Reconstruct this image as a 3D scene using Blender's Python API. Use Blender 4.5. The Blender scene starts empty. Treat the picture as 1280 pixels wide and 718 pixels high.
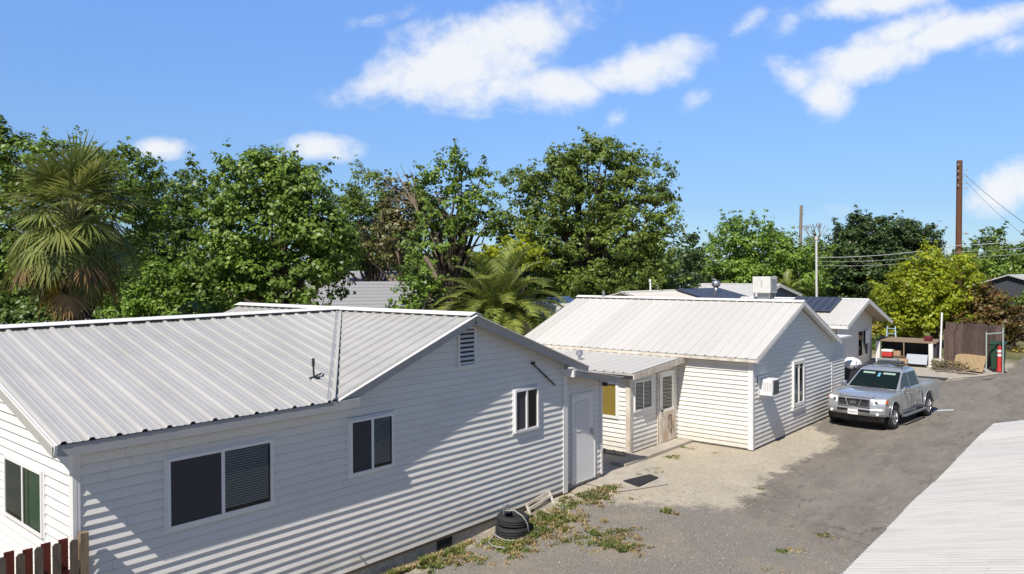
import bpy, bmesh, math, random
import numpy as np
from mathutils import Vector, Matrix
rad = math.radians
random.seed(7)
S = bpy.context.scene
COL = S.collection

# ------------------------------------------------------------------ camera, sky, sun, exposure
FPX = 930.0; CAMH = 4.85; PSI = rad(40.3); PITCH = rad(-0.8); ROLL = rad(0.2)
Zv = np.array([0, 0, 1.0])
F0 = np.array([math.cos(PSI), math.sin(PSI), 0]); R0 = np.array([math.sin(PSI), -math.cos(PSI), 0])
Fv = F0 * math.cos(PITCH) + Zv * math.sin(PITCH); U0 = np.cross(R0, Fv)
Rv = R0 * math.cos(ROLL) - U0 * math.sin(ROLL); Uv = np.cross(Rv, Fv)
CC = np.array([0, 0, CAMH])
cd = bpy.data.cameras.new('camera'); cam = bpy.data.objects.new('camera', cd); COL.objects.link(cam)
cd.sensor_width = 36.0; cd.lens = 36.0 * FPX / 1280.0; cd.clip_end = 3000; cd.clip_start = 0.05
M = Matrix.Identity(4)
for i in range(3):
    M[i][0] = Rv[i]; M[i][1] = Uv[i]; M[i][2] = -Fv[i]; M[i][3] = CC[i]
cam.matrix_world = M
S.camera = cam
S.view_settings.view_transform = 'Standard'; S.view_settings.look = 'None'
S.view_settings.exposure = 0.20; S.view_settings.gamma = 1.0; S.view_settings.use_curve_mapping = False
LDIR = Vector((0.83, 0.205, -1.0)).normalized()      # direction the sunlight travels
sd = bpy.data.lights.new('sun', 'SUN'); sd.energy = 5.0; sd.angle = rad(0.53); sd.color = (1.0, 0.94, 0.85)
sun = bpy.data.objects.new('sun', sd); COL.objects.link(sun)
sun.rotation_euler = LDIR.to_track_quat('-Z', 'Y').to_euler(); sun.location = (-20, -5, 40)
W = bpy.data.worlds.new('World'); S.world = W; W.use_nodes = True
wn = W.node_tree.nodes; wl = W.node_tree.links; wn.clear()

def ray(u, v): return Fv + Rv * (u - 640) / FPX + Uv * (359 - v) / FPX
def at(u, v, dep): return CC + ray(u, v) * dep
def onz(u, v, z=0.0):
    d = ray(u, v); return CC + d * (z - CAMH) / d[2]

def build_world():
    N = wn.new; L = wl.new
    sky = N('ShaderNodeTexSky'); sky.sky_type = 'NISHITA'; sky.sun_disc = False
    sdir = -LDIR
    sky.sun_elevation = math.asin(sdir.z); sky.sun_rotation = math.atan2(sdir.x, sdir.y)
    sky.altitude = 50; sky.air_density = 1.0; sky.dust_density = 0.35; sky.ozone_density = 2.2
    tint = N('ShaderNodeMix'); tint.data_type = 'RGBA'; tint.blend_type = 'MULTIPLY'; tint.inputs[0].default_value = 1
    L(sky.outputs[0], tint.inputs[6]); tint.inputs[7].default_value = (0.83, 1.05, 1.38, 1)
    tc = N('ShaderNodeTexCoord')
    def dot(vec):
        n = N('ShaderNodeVectorMath'); n.operation = 'DOT_PRODUCT'; L(tc.outputs['Generated'], n.inputs[0]); n.inputs[1].default_value = vec; return n.outputs['Value']
    def mth(op, a, b=None, c=None, clamp=False):
        n = N('ShaderNodeMath'); n.operation = op; n.use_clamp = clamp
        for i, x in enumerate((a, b, c)):
            if x is None: continue
            if isinstance(x, (int, float)): n.inputs[i].default_value = x
            else: L(x, n.inputs[i])
        return n.outputs[0]
    # directions on the sky measured from a fixed heading: azimuth tangent and elevation tangent
    f = dot(tuple(F0)); r = dot(tuple(R0)); z = dot((0, 0, 1))
    fc = mth('MAXIMUM', f, 0.02)
    X = mth('DIVIDE', r, fc); Y = mth('DIVIDE', z, fc)
    cmb = N('ShaderNodeCombineXYZ'); L(X, cmb.inputs[0]); L(Y, cmb.inputs[1])
    nz = N('ShaderNodeTexNoise'); nz.inputs['Scale'].default_value = 11; nz.inputs['Detail'].default_value = 10; nz.inputs['Roughness'].default_value = 0.62; nz.inputs['Distortion'].default_value = 0.1
    mp0 = N('ShaderNodeMapping'); mp0.inputs['Scale'].default_value = (0.95, 1.2, 1); mp0.inputs['Rotation'].default_value = (0, 0, rad(-18))
    L(cmb.outputs[0], mp0.inputs[0]); L(mp0.outputs[0], nz.inputs[0])
    acc = None
    # cloud bodies: centre (px), radii (px), tilt, strength
    for (u, v, ru, rv, t, k) in [(500, 104, 90, 30, 8, .8), (575, 78, 120, 58, 12, 1.25), (650, 42, 90, 40, 5, 1.05), (600, 112, 90, 34, 0, .95), (700, 32, 80, 34, 10, .7), (710, 112, 66, 32, 0, 1.0), (795, 88, 105, 32, 12, 1.15), (770, 145, 26, 14, 50, .55), (545, 38, 60, 20, 25, .55),
                                 (1200, 42, 130, 26, 17, 1.15), (1090, 78, 120, 30, 14, 1.1), (1000, 100, 60, 24, -12, .8), (1080, 8, 110, 22, 6, 1.0), (1030, 120, 42, 38, 70, 1.0), (1120, 45, 90, 22, 20, .8), (935, 30, 36, 13, 30, .55), (985, 30, 30, 18, 20, .6), (1250, 60, 60, 20, 20, .5),
                                 (206, 184, 40, 15, 0, .95), (396, 186, 58, 20, 0, 1.0), (1268, 235, 62, 34, 25, 1.15), (1052, 268, 34, 20, 0, .6), (1180, 322, 90, 10, 0, .3), (480, 22, 50, 12, 15, .4), (870, 125, 30, 14, 40, .4),
                                 (-500, 60, 400, 60, 5, .9), (2000, 60, 500, 80, -5, .9)]:
        m = N('ShaderNodeMapping'); m.vector_type = 'TEXTURE'
        m.inputs['Location'].default_value = ((u - 640) / FPX, (346 - v) / FPX, 0)
        m.inputs['Rotation'].default_value = (0, 0, rad(t)); m.inputs['Scale'].default_value = (ru / FPX, rv / FPX, 1)
        L(cmb.outputs[0], m.inputs[0])
        ln = N('ShaderNodeVectorMath'); ln.operation = 'LENGTH'; L(m.outputs[0], ln.inputs[0])
        e = mth('MULTIPLY', mth('SUBTRACT', 1.25, ln.outputs['Value'], clamp=True), k)
        acc = e if acc is None else mth('MAXIMUM', acc, e)
    dens = mth('ADD', acc, mth('MULTIPLY', mth('SUBTRACT', nz.outputs[0], 0.5), 2.5))
    dens = mth('MULTIPLY', dens, mth('GREATER_THAN', acc, 0.001))
    ss = N('ShaderNodeMapRange'); ss.interpolation_type = 'SMOOTHSTEP'; L(dens, ss.inputs[0])
    ss.inputs[1].default_value = 0.08; ss.inputs[2].default_value = 1.12; ss.inputs[3].default_value = 0; ss.inputs[4].default_value = 0.93
    edge = mth('MULTIPLY', ss.outputs[0], mth('MULTIPLY', acc, 5.0, clamp=True))
    # thin haze veil on the whole sky, a little denser towards the horizon
    veil = mth('MULTIPLY', mth('POWER', mth('SUBTRACT', 1.0, mth('ABSOLUTE', z), clamp=True), 7.0), 0.24)
    gz_ = N('ShaderNodeMapRange'); L(z, gz_.inputs[0]); gz_.inputs[1].default_value = .09; gz_.inputs[2].default_value = .36; gz_.inputs[3].default_value = 1.55; gz_.inputs[4].default_value = 2.8
    gf = N('ShaderNodeMapRange'); L(f, gf.inputs[0]); gf.inputs[1].default_value = .1; gf.inputs[2].default_value = .65
    gain = mth('ADD', 1.0, mth('MULTIPLY', gf.outputs[0], mth('SUBTRACT', gz_.outputs[0], 1.0)))
    gm = N('ShaderNodeVectorMath'); gm.operation = 'SCALE'; L(tint.outputs[2], gm.inputs[0]); L(gain, gm.inputs['Scale'])
    mv = N('ShaderNodeMix'); mv.data_type = 'RGBA'; L(veil, mv.inputs[0]); L(gm.outputs[0], mv.inputs[6]); mv.inputs[7].default_value = (8.6, 12.4, 17.0, 1)
    mx = N('ShaderNodeMix'); mx.data_type = 'RGBA'; L(edge, mx.inputs[0]); L(mv.outputs[2], mx.inputs[6]); mx.inputs[7].default_value = (16.2, 16.5, 16.9, 1)
    bg = N('ShaderNodeBackground'); bg.inputs[1].default_value = 0.05; L(mx.outputs[2], bg.inputs[0])
    out = N('ShaderNodeOutputWorld'); L(bg.outputs[0], out.inputs[0])
build_world()

# ------------------------------------------------------------------ materials
MAT = {}
def mat(name, col, rough=0.6, metal=0.0, noise=0.0, nscale=4.0, bump=0.0, bscale=30.0, col2=None, stretch=(1, 1, 1), spec=0.5, isl=0.0, detail=5.0, coat=0.0):
    if name in MAT: return MAT[name]
    m = bpy.data.materials.new(name); m.use_nodes = True; nt = m.node_tree; b = nt.nodes['Principled BSDF']
    b.inputs['Base Color'].default_value = (*col, 1); b.inputs['Roughness'].default_value = rough; b.inputs['Metallic'].default_value = metal
    b.inputs['Specular IOR Level'].default_value = spec; b.inputs['Coat Weight'].default_value = coat
    tc = nt.nodes.new('ShaderNodeTexCoord'); mp = nt.nodes.new('ShaderNodeMapping'); mp.inputs['Scale'].default_value = stretch
    nt.links.new(tc.outputs['Object'], mp.inputs[0])
    if noise or col2:
        n = nt.nodes.new('ShaderNodeTexNoise'); n.inputs['Scale'].default_value = nscale; n.inputs['Detail'].default_value = detail; n.inputs['Roughness'].default_value = .62
        nt.links.new(mp.outputs[0], n.inputs[0])
        r = nt.nodes.new('ShaderNodeMapRange'); r.inputs[1].default_value = .32; r.inputs[2].default_value = .68; nt.links.new(n.outputs[0], r.inputs[0])
        x = nt.nodes.new('ShaderNodeMix'); x.data_type = 'RGBA'; nt.links.new(r.outputs[0], x.inputs[0])
        c2 = col2 if col2 else tuple(c * (1 - noise) for c in col)
        x.inputs[6].default_value = (*c2, 1); x.inputs[7].default_value = (*col, 1)
        src = x.outputs[2]
        if isl:
            g = nt.nodes.new('ShaderNodeNewGeometry'); hs = nt.nodes.new('ShaderNodeHueSaturation')
            r2 = nt.nodes.new('ShaderNodeMapRange'); r2.inputs[3].default_value = 1 - isl; r2.inputs[4].default_value = 1 + isl
            nt.links.new(g.outputs['Random Per Island'], r2.inputs[0]); nt.links.new(r2.outputs[0], hs.inputs['Value']); nt.links.new(src, hs.inputs['Color']); src = hs.outputs[0]
        nt.links.new(src, b.inputs['Base Color'])
        rr = nt.nodes.new('ShaderNodeMapRange'); rr.inputs[3].default_value = min(1, rough + .1); rr.inputs[4].default_value = max(.02, rough - .06)
        nt.links.new(n.outputs[0], rr.inputs[0]); nt.links.new(rr.outputs[0], b.inputs['Roughness'])
    if bump:
        n = nt.nodes.new('ShaderNodeTexNoise'); n.inputs['Scale'].default_value = bscale; n.inputs['Detail'].default_value = 6
        nt.links.new(mp.outputs[0], n.inputs[0]); bp = nt.nodes.new('ShaderNodeBump'); bp.inputs['Strength'].default_value = bump; bp.inputs['Distance'].default_value = .02
        nt.links.new(n.outputs[0], bp.inputs['Height']); nt.links.new(bp.outputs[0], b.inputs['Normal'])
    MAT[name] = m; return m

siding = mat('white_siding', (.81, .785, .735), .42, noise=.07, nscale=1.3, stretch=(1, 1, 3), bump=.05, bscale=40)
lap_shade_joint = mat('siding_lap_shade_and_joint', (.55, .54, .52), .7, noise=.25, nscale=5)  # shade under the laps, painted along board bottoms; also colours the butt joints
siding2 = mat('white_siding_weathered', (.79, .76, .69), .5, noise=.12, nscale=1.8, stretch=(1, 1, 4), bump=.06, bscale=40)
def splash(m):
    nt = m.node_tree; b = nt.nodes['Principled BSDF']; src = b.inputs['Base Color'].links[0].from_socket
    tc = nt.nodes.new('ShaderNodeTexCoord'); sp = nt.nodes.new('ShaderNodeSeparateXYZ'); nt.links.new(tc.outputs['Object'], sp.inputs[0])
    n = nt.nodes.new('ShaderNodeTexNoise'); n.inputs['Scale'].default_value = 2.6; n.inputs['Detail'].default_value = 9; n.inputs['Roughness'].default_value = .7; nt.links.new(tc.outputs['Object'], n.inputs[0])
    h = nt.nodes.new('ShaderNodeMapRange'); h.inputs[1].default_value = .75; h.inputs[2].default_value = .05; h.inputs[3].default_value = .0; h.inputs[4].default_value = .5; nt.links.new(sp.outputs[2], h.inputs[0])
    a = nt.nodes.new('ShaderNodeMath'); a.operation = 'ADD'; nt.links.new(h.outputs[0], a.inputs[0]); nt.links.new(n.outputs[0], a.inputs[1])
    q = nt.nodes.new('ShaderNodeMapRange'); q.inputs[1].default_value = .58; q.inputs[2].default_value = 1.05; q.inputs[4].default_value = .55; nt.links.new(a.outputs[0], q.inputs[0])
    x = nt.nodes.new('ShaderNodeMix'); x.data_type = 'RGBA'; nt.links.new(q.outputs[0], x.inputs[0]); nt.links.new(src, x.inputs[6]); x.inputs[7].default_value = (.40, .35, .28, 1); nt.links.new(x.outputs[2], b.inputs['Base Color'])
splash(siding); splash(siding2)
trim = mat('white_trim', (.78, .775, .75), .45, noise=.1, nscale=3)
trim_old = mat('peeling_trim', (.72, .68, .60), .6, col2=(.48, .40, .31), nscale=5, stretch=(1, 1, .5))
fascia_shade_m = mat('fascia_shaded_white', (.38, .38, .385), .5, noise=.12, nscale=3)  # white boards given a grey colour that stands in for their shade
steel_roof = mat('white_steel_roof', (.46, .45, .425), .42, noise=.16, nscale=2.2, stretch=(1, .22, 1), bump=.02, bscale=5, detail=9)
def sheet_marks(m, axis, w=.914, amt=.4):
    nt = m.node_tree; b = nt.nodes['Principled BSDF']; src = b.inputs['Base Color'].links[0].from_socket; N = nt.nodes.new; L = nt.links.new
    tc = N('ShaderNodeTexCoord'); sp = N('ShaderNodeSeparateXYZ'); L(tc.outputs['Object'], sp.inputs[0])
    a = N('ShaderNodeMath'); a.operation = 'DIVIDE'; L(sp.outputs[axis], a.inputs[0]); a.inputs[1].default_value = w; f = N('ShaderNodeMath'); f.operation = 'FLOOR'; L(a.outputs[0], f.inputs[0])
    wn_ = N('ShaderNodeTexWhiteNoise'); wn_.noise_dimensions = '1D'; L(f.outputs[0], wn_.inputs['W']); mr = N('ShaderNodeMapRange'); mr.inputs[3].default_value = .93; mr.inputs[4].default_value = 1.05; L(wn_.outputs['Value'], mr.inputs[0])
    h = N('ShaderNodeHueSaturation'); L(mr.outputs[0], h.inputs['Value']); L(src, h.inputs['Color'])
    n = N('ShaderNodeTexNoise'); n.inputs['Scale'].default_value = 1.0; n.inputs['Detail'].default_value = 8; n.inputs['Roughness'].default_value = .7; mp = N('ShaderNodeMapping'); mp.inputs['Scale'].default_value = (7, .5, .5) if axis == 0 else (.5, 7, .5); L(tc.outputs['Object'], mp.inputs[0]); L(mp.outputs[0], n.inputs[0])
    r_ = N('ShaderNodeMapRange'); r_.inputs[1].default_value = .55; r_.inputs[2].default_value = .8; r_.inputs[4].default_value = amt; L(n.outputs[0], r_.inputs[0])
    x = N('ShaderNodeMix'); x.data_type = 'RGBA'; L(r_.outputs[0], x.inputs[0]); L(h.outputs[0], x.inputs[6]); x.inputs[7].default_value = (.30, .28, .24, 1); L(x.outputs[2], b.inputs['Base Color'])
sheet_marks(steel_roof, 0)
steel_roof2 = mat('bright_steel_roof', (.58, .56, .52), .45, noise=.05, nscale=1.4, stretch=(.25, 1, 1), detail=9)
sheet_marks(steel_roof2, 1, amt=.15)
soffit = mat('tan_soffit', (.42, .35, .27), .7, noise=.3, nscale=6)
block = mat('concrete_block', (.50, .47, .42), .9, noise=.4, nscale=9, bump=.5, bscale=30)
vinyl = mat('window_vinyl', (.80, .80, .79), .3)
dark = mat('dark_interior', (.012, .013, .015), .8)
screen = mat('insect_screen', (.05, .05, .06), .7, noise=.3, nscale=90)
blind_m = mat('blind_slats', (.46, .49, .47), .5)
blind_green = mat('green_blind_slats', (.45, .72, .42), .5)
blackm = mat('black_rubber', (.022, .022, .024), .75, noise=.3, nscale=12)
metal_gal = mat('galvanised_metal', (.50, .51, .52), .35, metal=.8, noise=.2, nscale=6)
metal_dk = mat('dark_metal', (.06, .06, .065), .5, metal=.5)
rust = mat('rusty_metal', (.20, .10, .06), .8, noise=.4, nscale=10)
conc = mat('pale_concrete', (.46, .41, .34), .9, noise=.3, nscale=2.5, bump=.25, bscale=25, detail=9)
yellow_board = mat('ochre_board', (.23, .165, .03), .5, noise=.2, nscale=4)
door_white = mat('door_paint', (.80, .80, .79), .38, noise=.05, nscale=2)
door_old = mat('peeling_door', (.70, .66, .58), .55, col2=(.46, .33, .22), nscale=3.5, stretch=(1, 1, .6))
panel_m = mat('solar_panel', (.04, .045, .058), .42, noise=.2, nscale=3)
panel_line = mat('panel_frame', (.16, .17, .2), .4, metal=.5)
shingle = mat('grey_shingle', (.34, .34, .35), .9, noise=.3, nscale=14, stretch=(1, 1, 2), bump=.2, bscale=30)
shingle_d = mat('brown_shingle', (.12, .08, .07), .9, noise=.3, nscale=10)
redroof = mat('red_brown_roof', (.20, .07, .055), .8, noise=.3, nscale=4)
wood_grey = mat('weathered_wood', (.15, .115, .085), .85, noise=.45, nscale=7, stretch=(4, 4, .5), bump=.3, bscale=30)
wood_red = mat('red_stained_wood', (.17, .028, .016), .8, noise=.45, nscale=6, stretch=(4, 4, .5))
wood_post = mat('tan_post_wood', (.30, .22, .14), .8, noise=.45, nscale=6, stretch=(5, 5, .4))
wood_brown = mat('dark_brown_fence', (.15, .10, .082), .85, noise=.5, nscale=6, stretch=(4, 4, .4), isl=.35)
plywood = mat('plywood', (.46, .33, .18), .8, noise=.3, nscale=4, stretch=(1, 3, 1))
pole_wood = mat('utility_pole_wood', (.15, .065, .035), .85, noise=.35, nscale=3, stretch=(4, 4, .3))
pole_wood2 = mat('grey_pole_wood', (.27, .22, .18), .85, noise=.3, nscale=3, stretch=(4, 4, .3))
bark = mat('bark', (.10, .075, .055), .95, noise=.5, nscale=5, stretch=(3, 3, .6), bump=.6, bscale=14)
bark_pale = mat('pale_bark', (.30, .22, .16), .9, noise=.4, nscale=5, stretch=(3, 3, .6))
palm_trunk_m = mat('palm_trunk', (.055, .035, .026), .95, noise=.5, nscale=8, stretch=(5, 5, .8), bump=.8, bscale=12)
redp = mat('red_plastic', (.50, .04, .035), .55); whitep = mat('white_plastic', (.78, .78, .78), .4)
greenp = mat('green_plastic', (.018, .06, .035), .6); bluep = mat('pale_blue_metal', (.45, .58, .66), .4)
orange = mat('orange_fruit', (.75, .20, .03), .6)
bagm = mat('white_plastic_bag', (.80, .80, .80), .3, noise=.1, nscale=5)
carpaint = mat('silver_car_paint', (.46, .47, .48), .26, metal=.5, coat=1.0)
chrome = mat('chrome', (.75, .75, .76), .12, metal=1.0)
alloy = mat('alloy_wheel', (.60, .60, .61), .28, metal=.9)
black_gloss = mat('black_gloss', (.015, .015, .017), .25)
lamp_m = mat('headlight_lens', (.75, .77, .78), .08, coat=1.0)
amber = mat('amber_lens', (.55, .10, .02), .2)
tail_red = mat('red_lens', (.4, .02, .02), .2)
carglass = mat('car_window_glass', (.010, .014, .015), .06, spec=.35)
grit = mat('pebbles', (.30, .275, .24), .9, noise=.5, nscale=3, isl=.45)
gasm = mat('wire_black', (.10, .10, .10), .5)

def glass_mat():
    m = bpy.data.materials.new('window_glass'); m.use_nodes = True; nt = m.node_tree; nt.nodes.clear()
    o = nt.nodes.new('ShaderNodeOutputMaterial'); t = nt.nodes.new('ShaderNodeBsdfTransparent'); g = nt.nodes.new('ShaderNodeBsdfGlossy'); g.inputs['Roughness'].default_value = .02
    fr = nt.nodes.new('ShaderNodeFresnel'); fr.inputs[0].default_value = 1.5; t.inputs[0].default_value = (.82, .85, .86, 1)
    x = nt.nodes.new('ShaderNodeMixShader'); a = nt.nodes.new('ShaderNodeMath'); a.operation = 'ADD'; a.inputs[1].default_value = .0; nt.links.new(fr.outputs[0], a.inputs[0])
    nt.links.new(a.outputs[0], x.inputs[0]); nt.links.new(t.outputs[0], x.inputs[1]); nt.links.new(g.outputs[0], x.inputs[2]); nt.links.new(x.outputs[0], o.inputs[0]); return m
glass = glass_mat()

def leaf_mat(name, c1, c2, trans=0.24, rough=.42):
    m = bpy.data.materials.new(name); m.use_nodes = True; nt = m.node_tree; b = nt.nodes['Principled BSDF']; out = nt.nodes['Material Output']
    g = nt.nodes.new('ShaderNodeNewGeometry'); x = nt.nodes.new('ShaderNodeMix'); x.data_type = 'RGBA'
    x.inputs[6].default_value = (*c1, 1); x.inputs[7].default_value = (*c2, 1); nt.links.new(g.outputs['Random Per Island'], x.inputs[0])
    tc = nt.nodes.new('ShaderNodeTexCoord'); n = nt.nodes.new('ShaderNodeTexNoise'); n.inputs['Scale'].default_value = .55; nt.links.new(tc.outputs['Object'], n.inputs[0])
    h = nt.nodes.new('ShaderNodeHueSaturation'); mr = nt.nodes.new('ShaderNodeMapRange'); mr.inputs[1].default_value = .3; mr.inputs[2].default_value = .7; mr.inputs[3].default_value = .7; mr.inputs[4].default_value = 1.3
    nt.links.new(n.outputs[0], mr.inputs[0]); nt.links.new(mr.outputs[0], h.inputs['Value']); nt.links.new(x.outputs[2], h.inputs['Color'])
    nt.links.new(h.outputs[0], b.inputs['Base Color']); b.inputs['Roughness'].default_value = rough; b.inputs['Specular IOR Level'].default_value = .35
    t = nt.nodes.new('ShaderNodeBsdfTranslucent'); h2 = nt.nodes.new('ShaderNodeHueSaturation'); h2.inputs['Value'].default_value = 1.3; h2.inputs['Hue'].default_value = .485
    nt.links.new(h.outputs[0], h2.inputs['Color']); nt.links.new(h2.outputs[0], t.inputs[0])
    ms = nt.nodes.new('ShaderNodeMixShader'); ms.inputs[0].default_value = trans
    nt.links.new(b.outputs[0], ms.inputs[1]); nt.links.new(t.outputs[0], ms.inputs[2]); nt.links.new(ms.outputs[0], out.inputs[0]); return m
LF = dict(
    mid=leaf_mat('leaf_mid_green', (.085, .15, .022), (.20, .29, .045)),
    deep=leaf_mat('leaf_deep_green', (.06, .11, .022), (.135, .20, .04)),
    olive=leaf_mat('leaf_olive', (.095, .15, .026), (.205, .27, .05)),
    bright=leaf_mat('leaf_bright_green', (.10, .19, .025), (.22, .33, .05)),
    dark=leaf_mat('leaf_dark_evergreen', (.03, .06, .018), (.085, .13, .035), .15),
    yellow=leaf_mat('leaf_yellow_green', (.18, .27, .018), (.44, .46, .035), .4),
    rusty=leaf_mat('leaf_rust_green', (.10, .10, .025), (.19, .10, .035)),
    brown=leaf_mat('leaf_brown_twigs', (.08, .09, .03), (.16, .14, .05), .1),
    gold=leaf_mat('leaf_gold', (.30, .27, .03), (.45, .38, .05)),
    fan=leaf_mat('fan_palm_blade', (.085, .13, .03), (.28, .30, .08), .3),
    palm=leaf_mat('palm_blade', (.10, .145, .028), (.28, .31, .065), .3),
    palmdead=leaf_mat('palm_dead_blade', (.16, .10, .05), (.36, .22, .09), .2),
    palmyel=leaf_mat('palm_yellow_blade', (.35, .25, .03), (.5, .30, .04), .3),
    weed=leaf_mat('weed_blade', (.08, .12, .025), (.19, .22, .055), .3),
    dry=leaf_mat('dry_grass_blade', (.26, .20, .09), (.38, .30, .15), .2),
    sage=leaf_mat('leaf_sage', (.10, .15, .07), (.19, .25, .12)),
)

# ------------------------------------------------------------------ helpers
def V(*a): return np.array(a[0] if len(a) == 1 else a, float)
def unit(a): a = np.asarray(a, float); return a / (np.linalg.norm(a) + 1e-12)

def tag(o, label=None, cat=None, group=None, kind=None):
    if label: o['label'] = label
    if cat: o['category'] = cat
    if group: o['group'] = group
    if kind: o['kind'] = kind
    return o

def empty(name, loc, label, cat, group=None, rz=0.0):
    o = bpy.data.objects.new(name, None); COL.objects.link(o); o.location = loc; o.rotation_euler = (0, 0, rz); o.empty_display_size = .3
    return tag(o, label, cat, group)

class MB:
    def __init__(s): s.v = []; s.f = []; s.m = []
    def add(s, vs, fs, mi=0):
        b = len(s.v); s.v.extend([tuple(map(float, p)) for p in vs])
        for f in fs: s.f.append(tuple(b + i for i in f)); s.m.append(mi)
    def box(s, lo, hi, mi=0):
        x0, y0, z0 = lo; x1, y1, z1 = hi
        s.add([(x0, y0, z0), (x1, y0, z0), (x1, y1, z0), (x0, y1, z0), (x0, y0, z1), (x1, y0, z1), (x1, y1, z1), (x0, y1, z1)],
              [(0, 3, 2, 1), (4, 5, 6, 7), (0, 1, 5, 4), (1, 2, 6, 5), (2, 3, 7, 6), (3, 0, 4, 7)], mi)
    def obox(s, c, ax, ay, az, mi=0):          # oriented box with half-axes
        c = V(c); ax = V(ax); ay = V(ay); az = V(az)
        P = [c + i * ax + j * ay + k * az for k in (-1, 1) for j, i in ((-1, -1), (-1, 1), (1, 1), (1, -1))]
        s.add(P, [(0, 3, 2, 1), (4, 5, 6, 7), (0, 1, 5, 4), (1, 2, 6, 5), (2, 3, 7, 6), (3, 0, 4, 7)], mi)
    def bar(s, p, q, w, h, up=(0, 0, 1), mi=0):
        p = V(p); q = V(q); d = unit(q - p); side = np.cross(d, V(up))
        if np.linalg.norm(side) < 1e-4: side = np.cross(d, V(1, 0, 0))
        side = unit(side); u2 = np.cross(side, d)
        s.obox((p + q) / 2, (q - p) / 2, side * w / 2, u2 * h / 2, mi)
    def tube(s, pts, r, n=8, mi=0, cap=True):
        pts = [V(p) for p in pts]; rs = r if hasattr(r, '__len__') else [r] * len(pts)
        rings = []; prev = None
        for i, p in enumerate(pts):
            d = unit(pts[min(i + 1, len(pts) - 1)] - pts[max(i - 1, 0)])
            a = np.cross(d, V(0, 0, 1)) if prev is None else prev - d * np.dot(prev, d)
            if np.linalg.norm(a) < 1e-3: a = np.cross(d, V(1, 0, 0))
            a = unit(a); prev = a; b = np.cross(d, a)
            rings.append([p + rs[i] * (a * math.cos(2 * math.pi * k / n) + b * math.sin(2 * math.pi * k / n)) for k in range(n)])
        vs = [q for R in rings for q in R]; fs = []
        for i in range(len(rings) - 1):
            for k in range(n): fs.append((i * n + k, i * n + (k + 1) % n, (i + 1) * n + (k + 1) % n, (i + 1) * n + k))
        if cap: fs.append(tuple(range(n - 1, -1, -1))); fs.append(tuple((len(rings) - 1) * n + k for k in range(n)))
        s.add(vs, fs, mi)
    def lathe(s, prof, c, axis='z', n=24, mi=0):     # prof: (r, h)
        vs = []; fs = []; c = V(c)
        for r, h in prof:
            for k in range(n):
                a = 2 * math.pi * k / n; x, y = r * math.cos(a), r * math.sin(a)
                vs.append(c + (V(x, y, h) if axis == 'z' else V(x, h, y) if axis == 'y' else V(h, x, y)))
        for i in range(len(prof) - 1):
            for k in range(n): fs.append((i * n + k, i * n + (k + 1) % n, (i + 1) * n + (k + 1) % n, (i + 1) * n + k))
        s.add(vs, fs, mi)
    def prism(s, poly, off, mi=0):       # poly: list of 3d points, off: extrusion vector
        n = len(poly); P = [V(p) for p in poly]; o = V(off)
        s.add(P + [p + o for p in P], [tuple(range(n)), tuple(range(2 * n - 1, n - 1, -1))] + [(i, i + n, (i + 1) % n + n, (i + 1) % n) for i in range(n)], mi)
    def build(s, name, mats, parent=None, local=False, smooth=False, bevel=0.0, label=None):
        me = bpy.data.meshes.new(name); vs = np.array(s.v)
        o = bpy.data.objects.new(name, me); COL.objects.link(o)
        if parent is not None:
            off = V(0, 0, 0)
            if not local:
                off = V(*parent.location) + (V(*parent.parent.location) if parent.parent else 0)
            o.parent = parent; vs = vs - off
        elif not local:
            lo, hi = vs.min(0), vs.max(0); off = V((lo[0] + hi[0]) / 2, (lo[1] + hi[1]) / 2, lo[2]); vs = vs - off; o.location = off
        me.from_pydata([tuple(p) for p in vs], [], s.f)
        for m in (mats if isinstance(mats, (list, tuple)) else [mats]): me.materials.append(m)
        if len(me.materials) > 1: me.polygons.foreach_set('material_index', s.m)
        bm = bmesh.new(); bm.from_mesh(me); bmesh.ops.recalc_face_normals(bm, faces=bm.faces); bm.to_mesh(me); bm.free()
        if smooth: me.polygons.foreach_set('use_smooth', [True] * len(me.polygons))
        if bevel:
            b = o.modifiers.new('bevel', 'BEVEL'); b.width = bevel; b.segments = 2; b.limit_method = 'ANGLE'; b.angle_limit = rad(35)
            if smooth: pass
        me.update()
        if label: o['label'] = label
        return o

def interval(poly, z):
    xs = []
    n = len(poly)
    for i in range(n):
        (x0, z0), (x1, z1) = poly[i], poly[(i + 1) % n]
        if (z0 - z) * (z1 - z) <= 0 and abs(z1 - z0) > 1e-9: xs.append(x0 + (x1 - x0) * (z - z0) / (z1 - z0))
        elif abs(z1 - z0) <= 1e-9 and abs(z0 - z) < 1e-6: xs += [x0, x1]
    return (min(xs), max(xs)) if xs else None

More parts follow.
